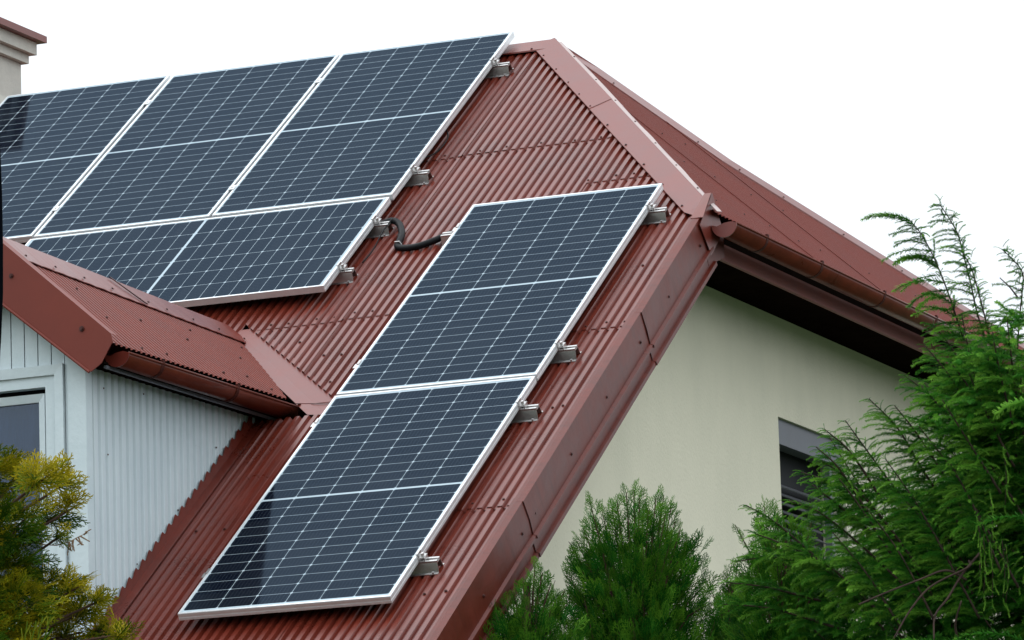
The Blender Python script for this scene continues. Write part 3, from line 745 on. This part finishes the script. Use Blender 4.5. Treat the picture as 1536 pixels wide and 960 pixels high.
rail(-2.12, .072, -2.375, 'rail end where the black hose leaves the upper solar array', [(-.002, 'r')])
rail(-2.12, .062, -2.915, 'rail end beside the lower right corner of the lengthways solar panel', [(-.004, 'r')])
def railB(v, label, n=0):
    c = v-BV; ua = BU+.0058*c
    return rail(ua-.10 if n == 0 else ua-.03, ua+PWID+.085, v, label, [(ua, 'l'), (ua+PWID, 'r')])
railB(-2.600, 'top rail of the two panel column, its left end taking the black hose', 0)
railB(-4.118, 'rail end halfway down the right flank of the two panel column, above the panel joint', 1)
railB(-4.725, 'rail end on the right flank just below the joint of the two panel column', 1)
railB(-6.180, 'lowest rail end at the bottom of the two panel column', 1)

# black corrugated hose between the arrays
def catmull(P_, n=8):
    P_ = [Vector(p) for p in P_]; P_ = [2*P_[0]-P_[1]]+P_+[2*P_[-1]-P_[-2]]; out = []
    for i in range(1, len(P_)-2):
        for k in range(n):
            t = k/n; a, b_, c, d_ = P_[i-1:i+3]
            out.append(.5*((2*b_)+(c-a)*t+(2*a-5*b_+4*c-d_)*t*t+(3*b_-a-3*c+d_)*t**3))
    out.append(P_[-2]); return out
hp = [RP(-.05, -2.34, -.06), RP(.0, -2.345, -.058), RP(.06, -2.31, -.055), RP(.115, -2.35, -.062), RP(.165, -2.46, -.072), RP(.180, -2.56, -.076), RP(.190, -2.60, -.078), RP(.235, -2.63, -.076), RP(.31, -2.635, -.073), RP(.39, -2.60, -.068), RP(.452, -2.565, -.060), RP(.50, -2.56, -.058)]
pts = catmull(hp, 14); b = MB()
vs = []; k = 10
for i, p in enumerate(pts):
    t = (pts[min(i+1, len(pts)-1)]-pts[max(i-1, 0)]).normalized(); a = t.cross(Vector((0, -SA, CA))).normalized(); c = t.cross(a)
    rr = .0165+(.0018 if i % 2 else 0)
    vs += [p+(a*math.cos(2*math.pi*j/k)+c*math.sin(2*math.pi*j/k))*rr for j in range(k)]
b.add(vs, [[i*k+j, i*k+(j+1) % k, (i+1)*k+(j+1) % k, (i+1)*k+j] for i in range(len(pts)-1) for j in range(k)])
hose = b.build('cable_hose', M_black, None, True); tag(hose, 'black corrugated cable hose curving between the two solar arrays', 'hose')
b = MB(); q = RP(.186, -2.585, -.077); b.tube([q+Vector((-.022, 0, 0)), q+Vector((-.012, -.012, .018)), q+Vector((.012, -.010, .018)), q+Vector((.022, 0, -.002))], .003, 6); b.build('cable_tie', M_steel, hose)
b = MB(); b.tube(catmull([RP(.075, -2.33, -.035), RP(.06, -2.45, -.05), RP(.055, -2.60, -.075), RP(.04, -2.74, -.083)], 6), .0035, 6)
tag(b.build('thin_cable', M_black, None, True), 'thin black cable hanging down the roof beside the end of the hose', 'cable')
b = MB(); b.tube(catmull([RP(-.03, -1.15, -.045), RP(.012, -1.25, -.07), RP(-.0, -1.42, -.075), RP(-.04, -1.55, -.05)], 6), .004, 6)
tag(b.build('thin_cable', M_black, None, True), 'thin black cable loop under the edge of the top right solar panel', 'cable')

# ------------------------------------------------------------------ plants
def np_link(name, V, Fc, m, tint=None, parent=None):
    o = link(name, V, Fc, m, parent)
    if tint is not None:
        a = o.data.attributes.new('tint', 'FLOAT', 'FACE'); a.data.foreach_set('value', tint.astype(np.float32))
    return o
def ribbon(V, Q, T, p, d, nrm, L, w0, w1, bend=0., tint=.5, nseg=2):
    """narrow leaf-like strip, slightly roofed so that it has depth"""
    s = np.cross(d, nrm); s /= np.linalg.norm(s)+1e-9
    prev = None
    for i in range(nseg+1):
        t = i/nseg; c = p+d*L*t+nrm*bend*L*t*t; w_ = w0+(w1-w0)*t
        a = len(V); V += [c-s*w_, c+nrm*w_*.5, c+s*w_]
        if prev is not None:
            Q += [[prev, prev+1, a+1, a], [prev+1, prev+2, a+2, a+1]]; T += [tint+.25*t]*2
        prev = a
def thuja_spray(seed, L=.13):
    r = np.random.default_rng(seed); V, Q, T = [], [], []
    d = np.array([0, 0, 1.]); nrm = np.array([0, 1., 0])
    ribbon(V, Q, T, np.zeros(3), d, nrm, L, .0028, .0020, .10, .35, 3)
    nb = 7
    for i in range(nb):
        t = .12+.8*i/nb; sg = 1 if i % 2 else -1
        ang = math.radians(38+r.uniform(-8, 8)); bl = L*(.62-.42*t)*r.uniform(.8, 1.15)
        p = d*L*t+nrm*.10*L*t*t; bd = np.array([sg*math.sin(ang), r.uniform(-.18, .18), math.cos(ang)]); bd /= np.linalg.norm(bd)
        ribbon(V, Q, T, p, bd, nrm, bl, .0024, .0018, .12, .45, 2)
        for j in range(3):
            tt = .25+.25*j; s2 = sg*(1 if j % 2 else -1); a2 = ang*sg+s2*math.radians(35)
            q = p+bd*bl*tt+nrm*.12*bl*tt*tt; b2 = np.array([math.sin(a2), r.uniform(-.2, .2), math.cos(a2)]); b2 /= np.linalg.norm(b2)
            ribbon(V, Q, T, q, b2, nrm, bl*.42*(1-.5*tt)+.006, .0021, .0016, .1, .55, 1)
    return np.array(V), np.array(Q), np.array(T)
def larch_shoot(seed, L=.2, nn=70):
    r = np.random.default_rng(seed); V, Q, T = [], [], []
    def axis(t): return np.array([L*(t-.06*t*t), 0, L*(.10*math.sin(t*2.4)-.20*t*t)])
    for i in range(5):                       # stem
        a, c = axis(i/5), axis((i+1)/5); dd = (c-a)/np.linalg.norm(c-a)
        ribbon(V, Q, T, a, dd, np.array([0, 0, 1.]), np.linalg.norm(c-a), .0030, .0024, 0, .2, 1)
    for i in range(nn):
        t = (i+.5)/nn; p = axis(t); tg = axis(min(1, t+.02))-axis(t-.02); tg /= np.linalg.norm(tg)
        a = r.uniform(0, 2*math.pi); s = np.cross(tg, [0, 1, .1]); s /= np.linalg.norm(s); u = np.cross(tg, s)
        o = s*math.cos(a)+u*math.sin(a); o[2] += .18; lean = r.uniform(.35, .9)
        d = o+tg*lean; d /= np.linalg.norm(d)
        nl = r.uniform(.018, .028)*(1-.4*t)
        sd_ = np.cross(d, tg); sd_ /= np.linalg.norm(sd_)+1e-9; w_ = .0022
        k = len(V); V += [p-sd_*w_, p+sd_*w_, p+d*nl+sd_*w_*.6+np.array([0, 0, -.002]), p+d*nl-sd_*w_*.6+np.array([0, 0, -.002])]
        Q += [[k, k+1, k+2, k+3]]; T += [.25+.55*t+r.uniform(-.1, .15)]
    return np.array(V), np.array(Q), np.array(T)
SPR = [thuja_spray(i) for i in range(6)]
SHT = [larch_shoot(20+i, .18+.014*i, 150+8*i) for i in range(5)]
def basis(z, roll):
    z = z/np.linalg.norm(z); a = np.cross(z, [0, 0, 1.] if abs(z[2]) < .95 else [1., 0, 0]); a /= np.linalg.norm(a); b_ = np.cross(z, a)
    x = a*math.cos(roll)+b_*math.sin(roll); y = np.cross(z, x); return np.stack([x, y, z], 1)
def scatter(name, items, lib, m, parent, kind):
    """items: (pos, direction, roll, scale, tint offset); everything goes into the plant's one crown mesh"""
    Vs, Fs, Ts = [], [], []; base = 0
    for (p, d, roll, s, ti) in items:
        V, Q, T = lib[RNG.integers(len(lib))]
        if kind == 'spray': B = basis(np.array(d), roll)
        else:
            x = np.array(d)/np.linalg.norm(d); y = np.cross([0, 0, 1.], x); y /= np.linalg.norm(y)+1e-9; z = np.cross(x, y)
            y2 = y*math.cos(roll)+z*math.sin(roll); z2 = np.cross(x, y2); B = np.stack([x, y2, z2], 1)
        Vs.append((V*s)@B.T+np.array(p)); Fs.append(Q+base); Ts.append(np.clip(T+ti, 0, 1)); base += len(V)
    return np_link(name, np.concatenate(Vs), np.concatenate(Fs), m, np.concatenate(Ts), parent)

ex = np.array(R_); ez = np.array((0, 0, 1.)); ey = np.cross(ez, ex); ey /= np.linalg.norm(ey)    # right, up, away

def thuja(base_px, dist, width, height_px_top, stems, n_shell, label, depth=1.6, m=M_thuja, seed=1):
    """columnar thuja; stems = (pixel x, pixel y) of leader tips"""
    r = np.random.default_rng(seed)
    cx = base_px; T0 = np.array(ray(cx, 960, dist))
    root = empty('thuja_bush', (T0[0], T0[1], -8.4)); tag(root, label, 'thuja', 'thujas in front of the gable wall')
    ppm = FPX/dist; top = np.array(ray(cx, height_px_top, dist))
    items = []; tr = MB()
    loc = lambda P_: Vector(P_)-root.location
    H = top[2]-T0[2]
    tr.tube([loc(Vector((T0[0], T0[1], -8.4))), loc(T0), loc(T0+(top-T0)*.7)], .05, 7, .012)
    def prof(z):                                        # half width at height z below the top
        h = (top[2]-z); return width*min(1.0, .16+ .98*(h/1.0)**.72) if h > 0 else .02
    for (px, py) in stems:
        tip = np.array(ray(px, py, dist+r.uniform(-.12, .12))); foot = T0+(tip-T0)*np.array([.3, .3, 0])+np.array([0, 0, -.1])
        n = int(np.linalg.norm(tip-foot)/.019)
        tr.tube([loc(foot), loc(foot+(tip-foot)*.6+np.array([0, 0, .02])), loc(tip-np.array([0, 0, .05]))], .008, 5, .002)
        for i in range(n):
            t = (i+1)/n; p = foot+(tip-foot)*t; ax = tip-foot; ax /= np.linalg.norm(ax)
            a = r.uniform(0, 2*math.pi); out_ = ex*math.cos(a)+ey*math.sin(a); rem = (1-t)*np.linalg.norm(tip-foot)
            sp = min(1, rem/.12)
            d = ax*1.0+out_*(.25+.5*sp); pp = p+out_*min(.045, rem*.16)*r.uniform(.2, 1)-ax*.06
            items.append((pp, d, r.uniform(0, 6.3), r.uniform(.5, .85)*(.62+.38*sp), r.uniform(-.25, .25)+.10*(1-sp)))
    stems_side = []
    for i in range(26):                                   # short leaders breaking the outline all round
        a = r.uniform(0, 2*math.pi); z = top[2]-r.uniform(.12, depth*.8); o = ex*math.cos(a)+ey*math.sin(a); W_ = prof(z)
        f0 = np.array([T0[0], T0[1], z-.16])+o*W_*.75; t0 = f0+ez*r.uniform(.16, .28)+o*r.uniform(.05, .13); ax = (t0-f0)/np.linalg.norm(t0-f0)
        tr.tube([loc(f0), loc(t0)], .004, 4, .0015)
        for k in range(14):
            q = (k+1)/14; aa = r.uniform(0, 6.3); oo = ex*math.cos(aa)+ey*math.sin(aa)
            items.append((f0+(t0-f0)*q-ax*.05, ax+oo*(.7-.45*q), r.uniform(0, 6.3), r.uniform(.45, .75)*(1.1-.45*q), r.uniform(-.1, .3)))
    for i in range(n_shell):
        z = top[2]-.30-(depth-.14)*r.uniform(0, 1)**.8; W_ = prof(z)
        a = r.uniform(0, 2*math.pi); q = math.sqrt(r.uniform(.12, 1)); lump = 1+.24*math.sin(a*3+z*7+seed)+.22*math.sin(a*7-z*17)
        o = ex*math.cos(a)+ey*math.sin(a)
        p = np.array([T0[0], T0[1], z])+o*W_*q*lump
        items.append((p, ez*1.0+o*(.45+.6*r.uniform()), r.uniform(0, 6.3), r.uniform(.45, .85), r.uniform(-.35, .2)+(.35 if r.uniform() < .05 else 0)))
    for i in range(int(n_shell*.35)):                    # below the frame, coarser
        z = max(-8.3, top[2]-depth-r.uniform(0, 1)*3.0); a = r.uniform(0, 2*math.pi); o = ex*math.cos(a)+ey*math.sin(a)
        items.append((np.array([T0[0], T0[1], z])+o*prof(z)*r.uniform(.7, 1.05), ez*.7+o*.7, r.uniform(0, 6.3), 1.9, r.uniform(-.2, .2)))
    tr.build('trunk', M_twig, root)
    items = [(np.array(p)-np.array(root.location), d, ro, s, t) for p, d, ro, s, t in items]
    scatter('crown', items, SPR, m, root, 'spray'); return root

thuja(955, 24.0, .39, 722, [(884, 736), (903, 752), (918, 748), (874, 775), (939, 722), (950, 716), (958, 730), (972, 748), (983, 731), (995, 726), (1006, 745), (1012, 765), (1030, 792), (858, 815), (846, 845), (865, 795), (1046, 833), (1056, 862), (925, 735), (964, 742), (990, 752), (893, 770), (1020, 775), (850, 868), (1062, 890)], 3700,
      'broad bushy green thuja alone against the middle of the cream wall', seed=3)
thuja(790, 23.6, .30, 836, [(802, 832), (795, 850), (826, 858), (813, 842), (770, 872), (781, 868), (752, 886), (838, 876), (742, 905), (726, 925), (850, 890), (808, 862), (716, 945)], 1500,
      'small thuja tip in front of the lower roof verge, left of the bushy thuja', depth=1.0, seed=5)
thuja(1180, 23.9, .26, 748, [(1145, 742), (1152, 756), (1160, 750), (1172, 770), (1186, 768), (1200, 775), (1138, 775), (1215, 800), (1130, 812), (1230, 822), (1165, 762), (1120, 850)], 1900,
      'dark narrow thuja standing behind the drooping larch boughs', seed=9)
thuja(1098, 24.3, .10, 838, [(1090, 845), (1104, 838), (1112, 862), (1082, 872), (1097, 855), (1076, 890), (1120, 880)], 330,
      'thin sparse thuja sprig between the bushy thuja and the larch', depth=.8, seed=12)

# golden cypress at the left edge
def cypress():
    r = np.random.default_rng(4); dist = 17.0
    T0 = np.array(ray(-30, 960, dist)); root = empty('golden_cypress', (T0[0], T0[1], -8.4))
    tag(root, 'golden green cypress in front of the dormer at the left edge', 'cypress')
    loc = lambda P_: Vector(P_)-root.location; tr = MB(); items = []
    tr.tube([(0, 0, 0), loc(T0), loc(np.array(ray(-25, 700, dist)))], .07, 8, .02)
    blobs = [(10, 715, 38, 0), (62, 712, 30, 1), (95, 722, 22, 1), (78, 770, 26, 0), (40, 765, 30, 0), (12, 790, 42, -1), (106, 760, 18, 1), (92, 800, 14, 0),
             (35, 840, 40, -1), (10, 860, 40, -1), (40, 900, 45, 0), (5, 930, 50, 1), (80, 870, 24, 0), (82, 905, 34, 0), (110, 880, 22, 1), (130, 912, 28, 0), (150, 898, 16, 1),
             (60, 945, 40, 1), (110, 948, 36, 1), (155, 945, 26, 0), (185, 950, 16, 1), (-30, 720, 50, 0), (-40, 800, 60, 0), (-30, 890, 60, 0), (-40, 960, 60, 0)]
    ppm = FPX/dist
    for (bx_, by_, br_, gold) in blobs:
        dd = dist+r.uniform(-.15, .12)
        c = np.array(ray(bx_, by_, dd)); R = br_/ppm*.98
        start = np.array(ray(-28, min(960, by_+60), dist)); mid_ = (start+c)/2+np.array([0, 0, -.03])
        tr.tube([loc(start), loc(mid_), loc(c+ex*R*.4)], .009, 5, .003)
        for i in range(int(46*(br_/35)**1.7)):
            v = r.normal(size=3); v /= np.linalg.norm(v); q = r.uniform(.25, 1)**.5
            p = c+(ex*v[0]+ey*v[1]*.9+ez*v[2]*.9)*R*q
            d = (ex*(v[0]+.55)+ey*v[1]+ez*(v[2]*.55+.30))
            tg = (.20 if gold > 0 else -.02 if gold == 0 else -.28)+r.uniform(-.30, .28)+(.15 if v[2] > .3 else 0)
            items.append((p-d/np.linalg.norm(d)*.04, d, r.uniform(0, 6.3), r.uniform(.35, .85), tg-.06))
    for i in range(500):
        z = r.uniform(-8.2, T0[2]-.15); a = r.uniform(0, 6.3); o = ex*math.cos(a)+ey*math.sin(a)
        items.append((np.array([T0[0], T0[1], z])+o*r.uniform(.3, .6), ez*.6+o, r.uniform(0, 6.3), 2.0, r.uniform(-.2, .2)))
    tr.build('trunk', M_twig, root)
    dt = MB(); P_ = [np.array(ray(x, y, dist-.05)) for x, y in ((48, 812), (66, 817), (85, 818), (104, 813), (120, 804), (133, 799))]
    dt.tube([loc(p) for p in P_], .0022, 5, .001)
    for (x, y, dx_, dy_) in ((104, 813, -3, 20), (108, 811, 4, 16), (114, 808, 10, 10), (120, 804, 14, 8), (126, 802, 8, -7), (110, 810, -1, 13), (118, 806, 4, 12), (104, 813, 3, 14)):
        a0 = np.array(ray(x, y, dist-.05)); a1 = np.array(ray(x+dx_, y+dy_, dist-.06)); dt.tube([loc(a0), loc(a1)], .003, 5, .0012)
        for k in range(4):
            q = a0+(a1-a0)*(.3+.2*k); e = ex*r.uniform(-.012, .012)+ez*r.uniform(-.008, .006); dt.tube([loc(q), loc(q+e)], .002, 4, .001)
    dt.build('dead_twig', M_dead, root)
    items = [(np.array(p)-np.array(root.location), d, ro, s, t) for p, d, ro, s, t in items]
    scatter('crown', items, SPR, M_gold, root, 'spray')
cypress()

# larch on the right
def larch():
    r = np.random.default_rng(8); D0 = 23.2
    T0 = np.array(ray(1590, 960, D0+.35)); root = empty('larch_tree', (T0[0], T0[1], -8.4))
    tag(root, 'tall young larch with drooping feathery green boughs covering the right side', 'larch')
    loc = lambda P_: Vector(P_)-root.location; tr = MB(); items = []
    tr.tube([(0, 0, 0), loc(T0), loc(np.array(ray(1560, 500, D0+.35)))], .09, 9, .03)
    def path(px, off, wob=0.):
        pts = [np.array(ray(x+r.uniform(-wob, wob), y+r.uniform(-wob, wob), D0+off+.05*i)) for i, (x, y) in enumerate(px)]
        return [np.array(p) for p in catmull(pts, 6)]
    def dress(P_, step, left=1., right=.5, smin=.6, smax=1.1, taper=True, tint=0., curl=0., rad=.006, skip=0.):
        tr.tube([loc(p) for p in P_], .0022, 5, rad*.7)
        seg = np.cumsum([0]+[np.linalg.norm(b_-a) for a, b_ in zip(P_, P_[1:])]); tot = seg[-1]; q = 0.0
        while q < tot*(1-skip):
            i = min(len(P_)-2, int(np.searchsorted(seg, q, side='right')-1)); f = (q-seg[i])/(seg[i+1]-seg[i]+1e-9); p = P_[i]+(P_[i+1]-P_[i])*f
            g_ = min(1., .35+q/.35) if taper else 1.
            if r.uniform() < left:
                d = -ex*(1.0)+ez*(r.uniform(-.35, .45))+ey*r.uniform(-.9, .6)
                items.append((p, d, r.uniform(-.7, .7), (smin+(smax-smin)*r.uniform()**1.5)*g_, tint+r.uniform(-.28, .30)))
            if r.uniform() < right:
                d = ex*(r.uniform(-.3, .9))+ez*(r.uniform(-.2, .9))+ey*r.uniform(-1., .4)
                items.append((p, d, r.uniform(-.5, .5), r.uniform(smin, smax)*.45*g_, tint+r.uniform(-.25, .2)))
            q += step*r.uniform(.7, 1.3)
    # leaders against the sky
    A = path([(1366, 332), (1381, 350), (1397, 378), (1411, 410), (1424, 444), (1434, 474), (1446, 510)], 0)
    B = path([(1410, 307), (1424, 328), (1437, 352), (1446, 385), (1456, 425), (1464, 462), (1476, 505), (1490, 560)], .05)
    C_ = path([(1445, 380), (1458, 405), (1468, 440), (1476, 470), (1486, 510), (1500, 560)], .12)
    Dd = path([(1503, 374), (1520, 390), (1534, 410), (1533, 440), (1529, 480), (1526, 530), (1524, 580)], .1)
    E_ = path([(1500, 417), (1514, 430), (1526, 445)], .1)
    dress(A, .032, 1., .6, .9, 1.2, True); dress(B, .032, 1., 1., .5, .9, True); dress(C_, .03, .7, 1., .5, .8); dress(Dd, .03, .9, .9, .4, .7); dress(E_, .05, .5, .5, .3, .4)
    for (x, y, s) in ((1366, 332, 1.0), (1363, 330, .8), (1368, 336, 1.1)): items.append((np.array(ray(x, y, D0)), -ex+ez*r.uniform(-.05, .45), 0., s*.95, .1))
    items.append((np.array(ray(1412, 310, D0)), -ex*.3+ez, 0., .3, .1))
    limbs = [([(1360, 565), (1400, 600), (1440, 645), (1490, 700), (1545, 790)], 0), ([(1340, 610), (1375, 650), (1420, 720), (1480, 830)], .05),
             ([(1305, 600), (1345, 645), (1390, 710), (1450, 800)], .1), ([(1268, 630), (1300, 672), (1340, 730), (1400, 800), (1440, 870)], 0),
             ([(1245, 655), (1290, 735), (1340, 800), (1400, 900)], .1), ([(1232, 690), (1265, 715), (1320, 770), (1380, 850)], -.05),
             ([(1200, 705), (1260, 730), (1330, 800), (1400, 880)], .12), ([(1180, 750), (1230, 770), (1300, 830), (1380, 900)], -.1),
             ([(1118, 757), (1160, 778), (1220, 830), (1300, 905)], 0), ([(1100, 842), (1150, 838), (1220, 850), (1320, 900)], .1), ([(1088, 872), (1150, 880), (1230, 900)], .1),
             ([(1130, 800), (1170, 812), (1240, 850), (1320, 920)], -.1), ([(1085, 905), (1160, 915), (1260, 945)], .1),
             ([(1440, 470), (1452, 520), (1468, 590), (1490, 680), (1530, 780)], .1), ([(1470, 500), (1490, 580), (1510, 680), (1545, 800)], .2),
             ([(1500, 520), (1515, 600), (1530, 700), (1560, 820)], .2), ([(1385, 520), (1420, 560), (1460, 620), (1510, 700)], .1),
             ([(1400, 485), (1430, 530), (1470, 590), (1520, 660)], .25), ([(1530, 560), (1535, 640), (1550, 720)], .1), ([(1410, 600), (1450, 660), (1500, 740)], -.1), ([(1508, 470), (1518, 540), (1530, 620)], .05), ([(1488, 500), (1500, 560), (1520, 640)], -.05), ([(1455, 560), (1480, 620), (1520, 700)], .0), ([(1425, 545), (1455, 590), (1500, 650)], .05),
             ([(1330, 690), (1380, 760), (1430, 850), (1470, 930)], -.12), ([(1300, 760), (1350, 830), (1400, 930)], -.15), ([(1420, 690), (1460, 760), (1500, 860)], -.1),
             ([(1250, 800), (1300, 860), (1350, 940)], -.12), ([(1380, 640), (1430, 710), (1480, 790), (1530, 880)], -.05), ([(1200, 830), (1260, 870), (1330, 950)], 0), ([(1222, 672), (1258, 705), (1300, 765)], -.08), ([(1238, 645), (1275, 680), (1320, 745)], -.02), ([(1215, 725), (1255, 755), (1310, 800)], -.05), ([(1258, 720), (1290, 760), (1340, 830)], -.1)]
    for px, off in limbs:
        P_ = path(px, off, 3.); low = sum(y for x, y in px)/len(px)
        dress(P_, .017, 1., .9, .42, 1.0, True, tint=.10 if off <= 0 else 0., rad=.010)
    for k in range(95):                                  # further boughs behind, filling the crown; its shade is tinted into them
        x = r.uniform(1200, 1580); y = r.uniform(600, 960)
        if (x-1240)/330+(y-560)/400 < .70: continue
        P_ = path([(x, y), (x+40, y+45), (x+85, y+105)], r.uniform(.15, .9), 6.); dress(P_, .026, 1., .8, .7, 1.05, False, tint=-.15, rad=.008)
    for i in range(1500):                                # inner foliage of the crown, tinted dark to stand for its shade
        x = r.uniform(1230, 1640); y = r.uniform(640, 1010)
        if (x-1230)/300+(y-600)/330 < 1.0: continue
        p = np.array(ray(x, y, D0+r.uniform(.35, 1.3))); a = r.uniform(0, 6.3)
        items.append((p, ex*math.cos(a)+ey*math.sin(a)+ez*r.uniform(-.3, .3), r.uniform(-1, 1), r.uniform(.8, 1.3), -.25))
    for i in range(420):                                 # looser foliage where the leaders leave the crown
        x = r.uniform(1400, 1600); y = r.uniform(470, 650)
        if (x-1400)/120+(y-470)/110 < 1.0: continue
        p = np.array(ray(x, y, D0+r.uniform(-.1, .5))); a = r.uniform(0, 6.3)
        items.append((p, -ex*abs(math.cos(a))+ey*math.sin(a)+ez*r.uniform(-.3, .5), r.uniform(-1, 1), r.uniform(.45, .95), r.uniform(-.2, .25)))
    for P_ in (A, B, C_, Dd):                            # short tufts all along the leaders
        for q in P_:
            for k in range(2):
                a = r.uniform(0, 6.3); items.append((q+(r.normal(size=3))*.006, ex*math.cos(a)+ez*math.sin(a)*.8+ey*r.uniform(-1, .3), r.uniform(-1, 1), r.uniform(.14, .30), r.uniform(-.1, .2)))
    for k in range(9):                                   # hanging sprigs and bare twigs low on the right
        x = r.uniform(1455, 1540); y = r.uniform(650, 820)
        P_ = path([(x, y), (x+4, y+40), (x+2, y+85)], -.2, 2.)
        tr.tube([loc(p) for p in P_], .002, 4, .0015)
        for q in P_[::4]: items.append((q, -ez+ex*r.uniform(-.3, .3), r.uniform(0, 6), r.uniform(.25, .45), .35))
    for px in ([(1290, 905), (1330, 890), (1380, 870), (1420, 855), (1450, 870)], [(1340, 960), (1365, 915), (1400, 880), (1450, 850), (1455, 840)], [(1400, 960), (1402, 925), (1420, 895), (1445, 860), (1470, 830)], [(1440, 900), (1432, 935), (1436, 965)]):
        P_ = path(px, -.25, 2.); tr.tube([loc(p) for p in P_], .004, 6, .006)
    for i in range(420):                                 # crown outside the frame to the right and below
        x = r.uniform(1380, 1900); y = r.uniform(960, 1500) if x < 1545 else r.uniform(520, 1500)
        p = np.array(ray(x, y, D0+r.uniform(-.6, .8))); a = r.uniform(0, 6.3)
        items.append((p, ex*math.cos(a)+ey*math.sin(a)+ez*.2, 0., 1.6, r.uniform(-.2, .2)))
    tr.build('trunk', M_bark, root, True)
    items = [(np.array(p)-np.array(root.location), d, ro, s, t) for p, d, ro, s, t in items]
    print('larch shoots', len(items))
    scatter('crown', items, SHT, M_larch, root, 'shoot')
larch()

# unidentified dark shape just entering the picture at the left, built as a bowed pole
b = MB(); P_ = [ray(-10, 100, 9.0), ray(-5.5, 190, 9.0), ray(-1.5, 290, 9.0), ray(0, 370, 9.0), ray(0, 440, 9.0), ray(-3, 510, 9.0), ray(-7, 570, 9.0)]
base = Vector((P_[-1].x-.03, P_[-1].y, -8.4))
b.tube([p-base for p in [base, P_[-1]-Vector((.012, 0, .6))]+P_[::-1]], .0055, 8)
o = b.build('dark_pole', M_pole, None, True); o.location = base
tag(o, 'unidentified thin black shape, built as a bowed pole, just inside the left border of the picture', 'pole')
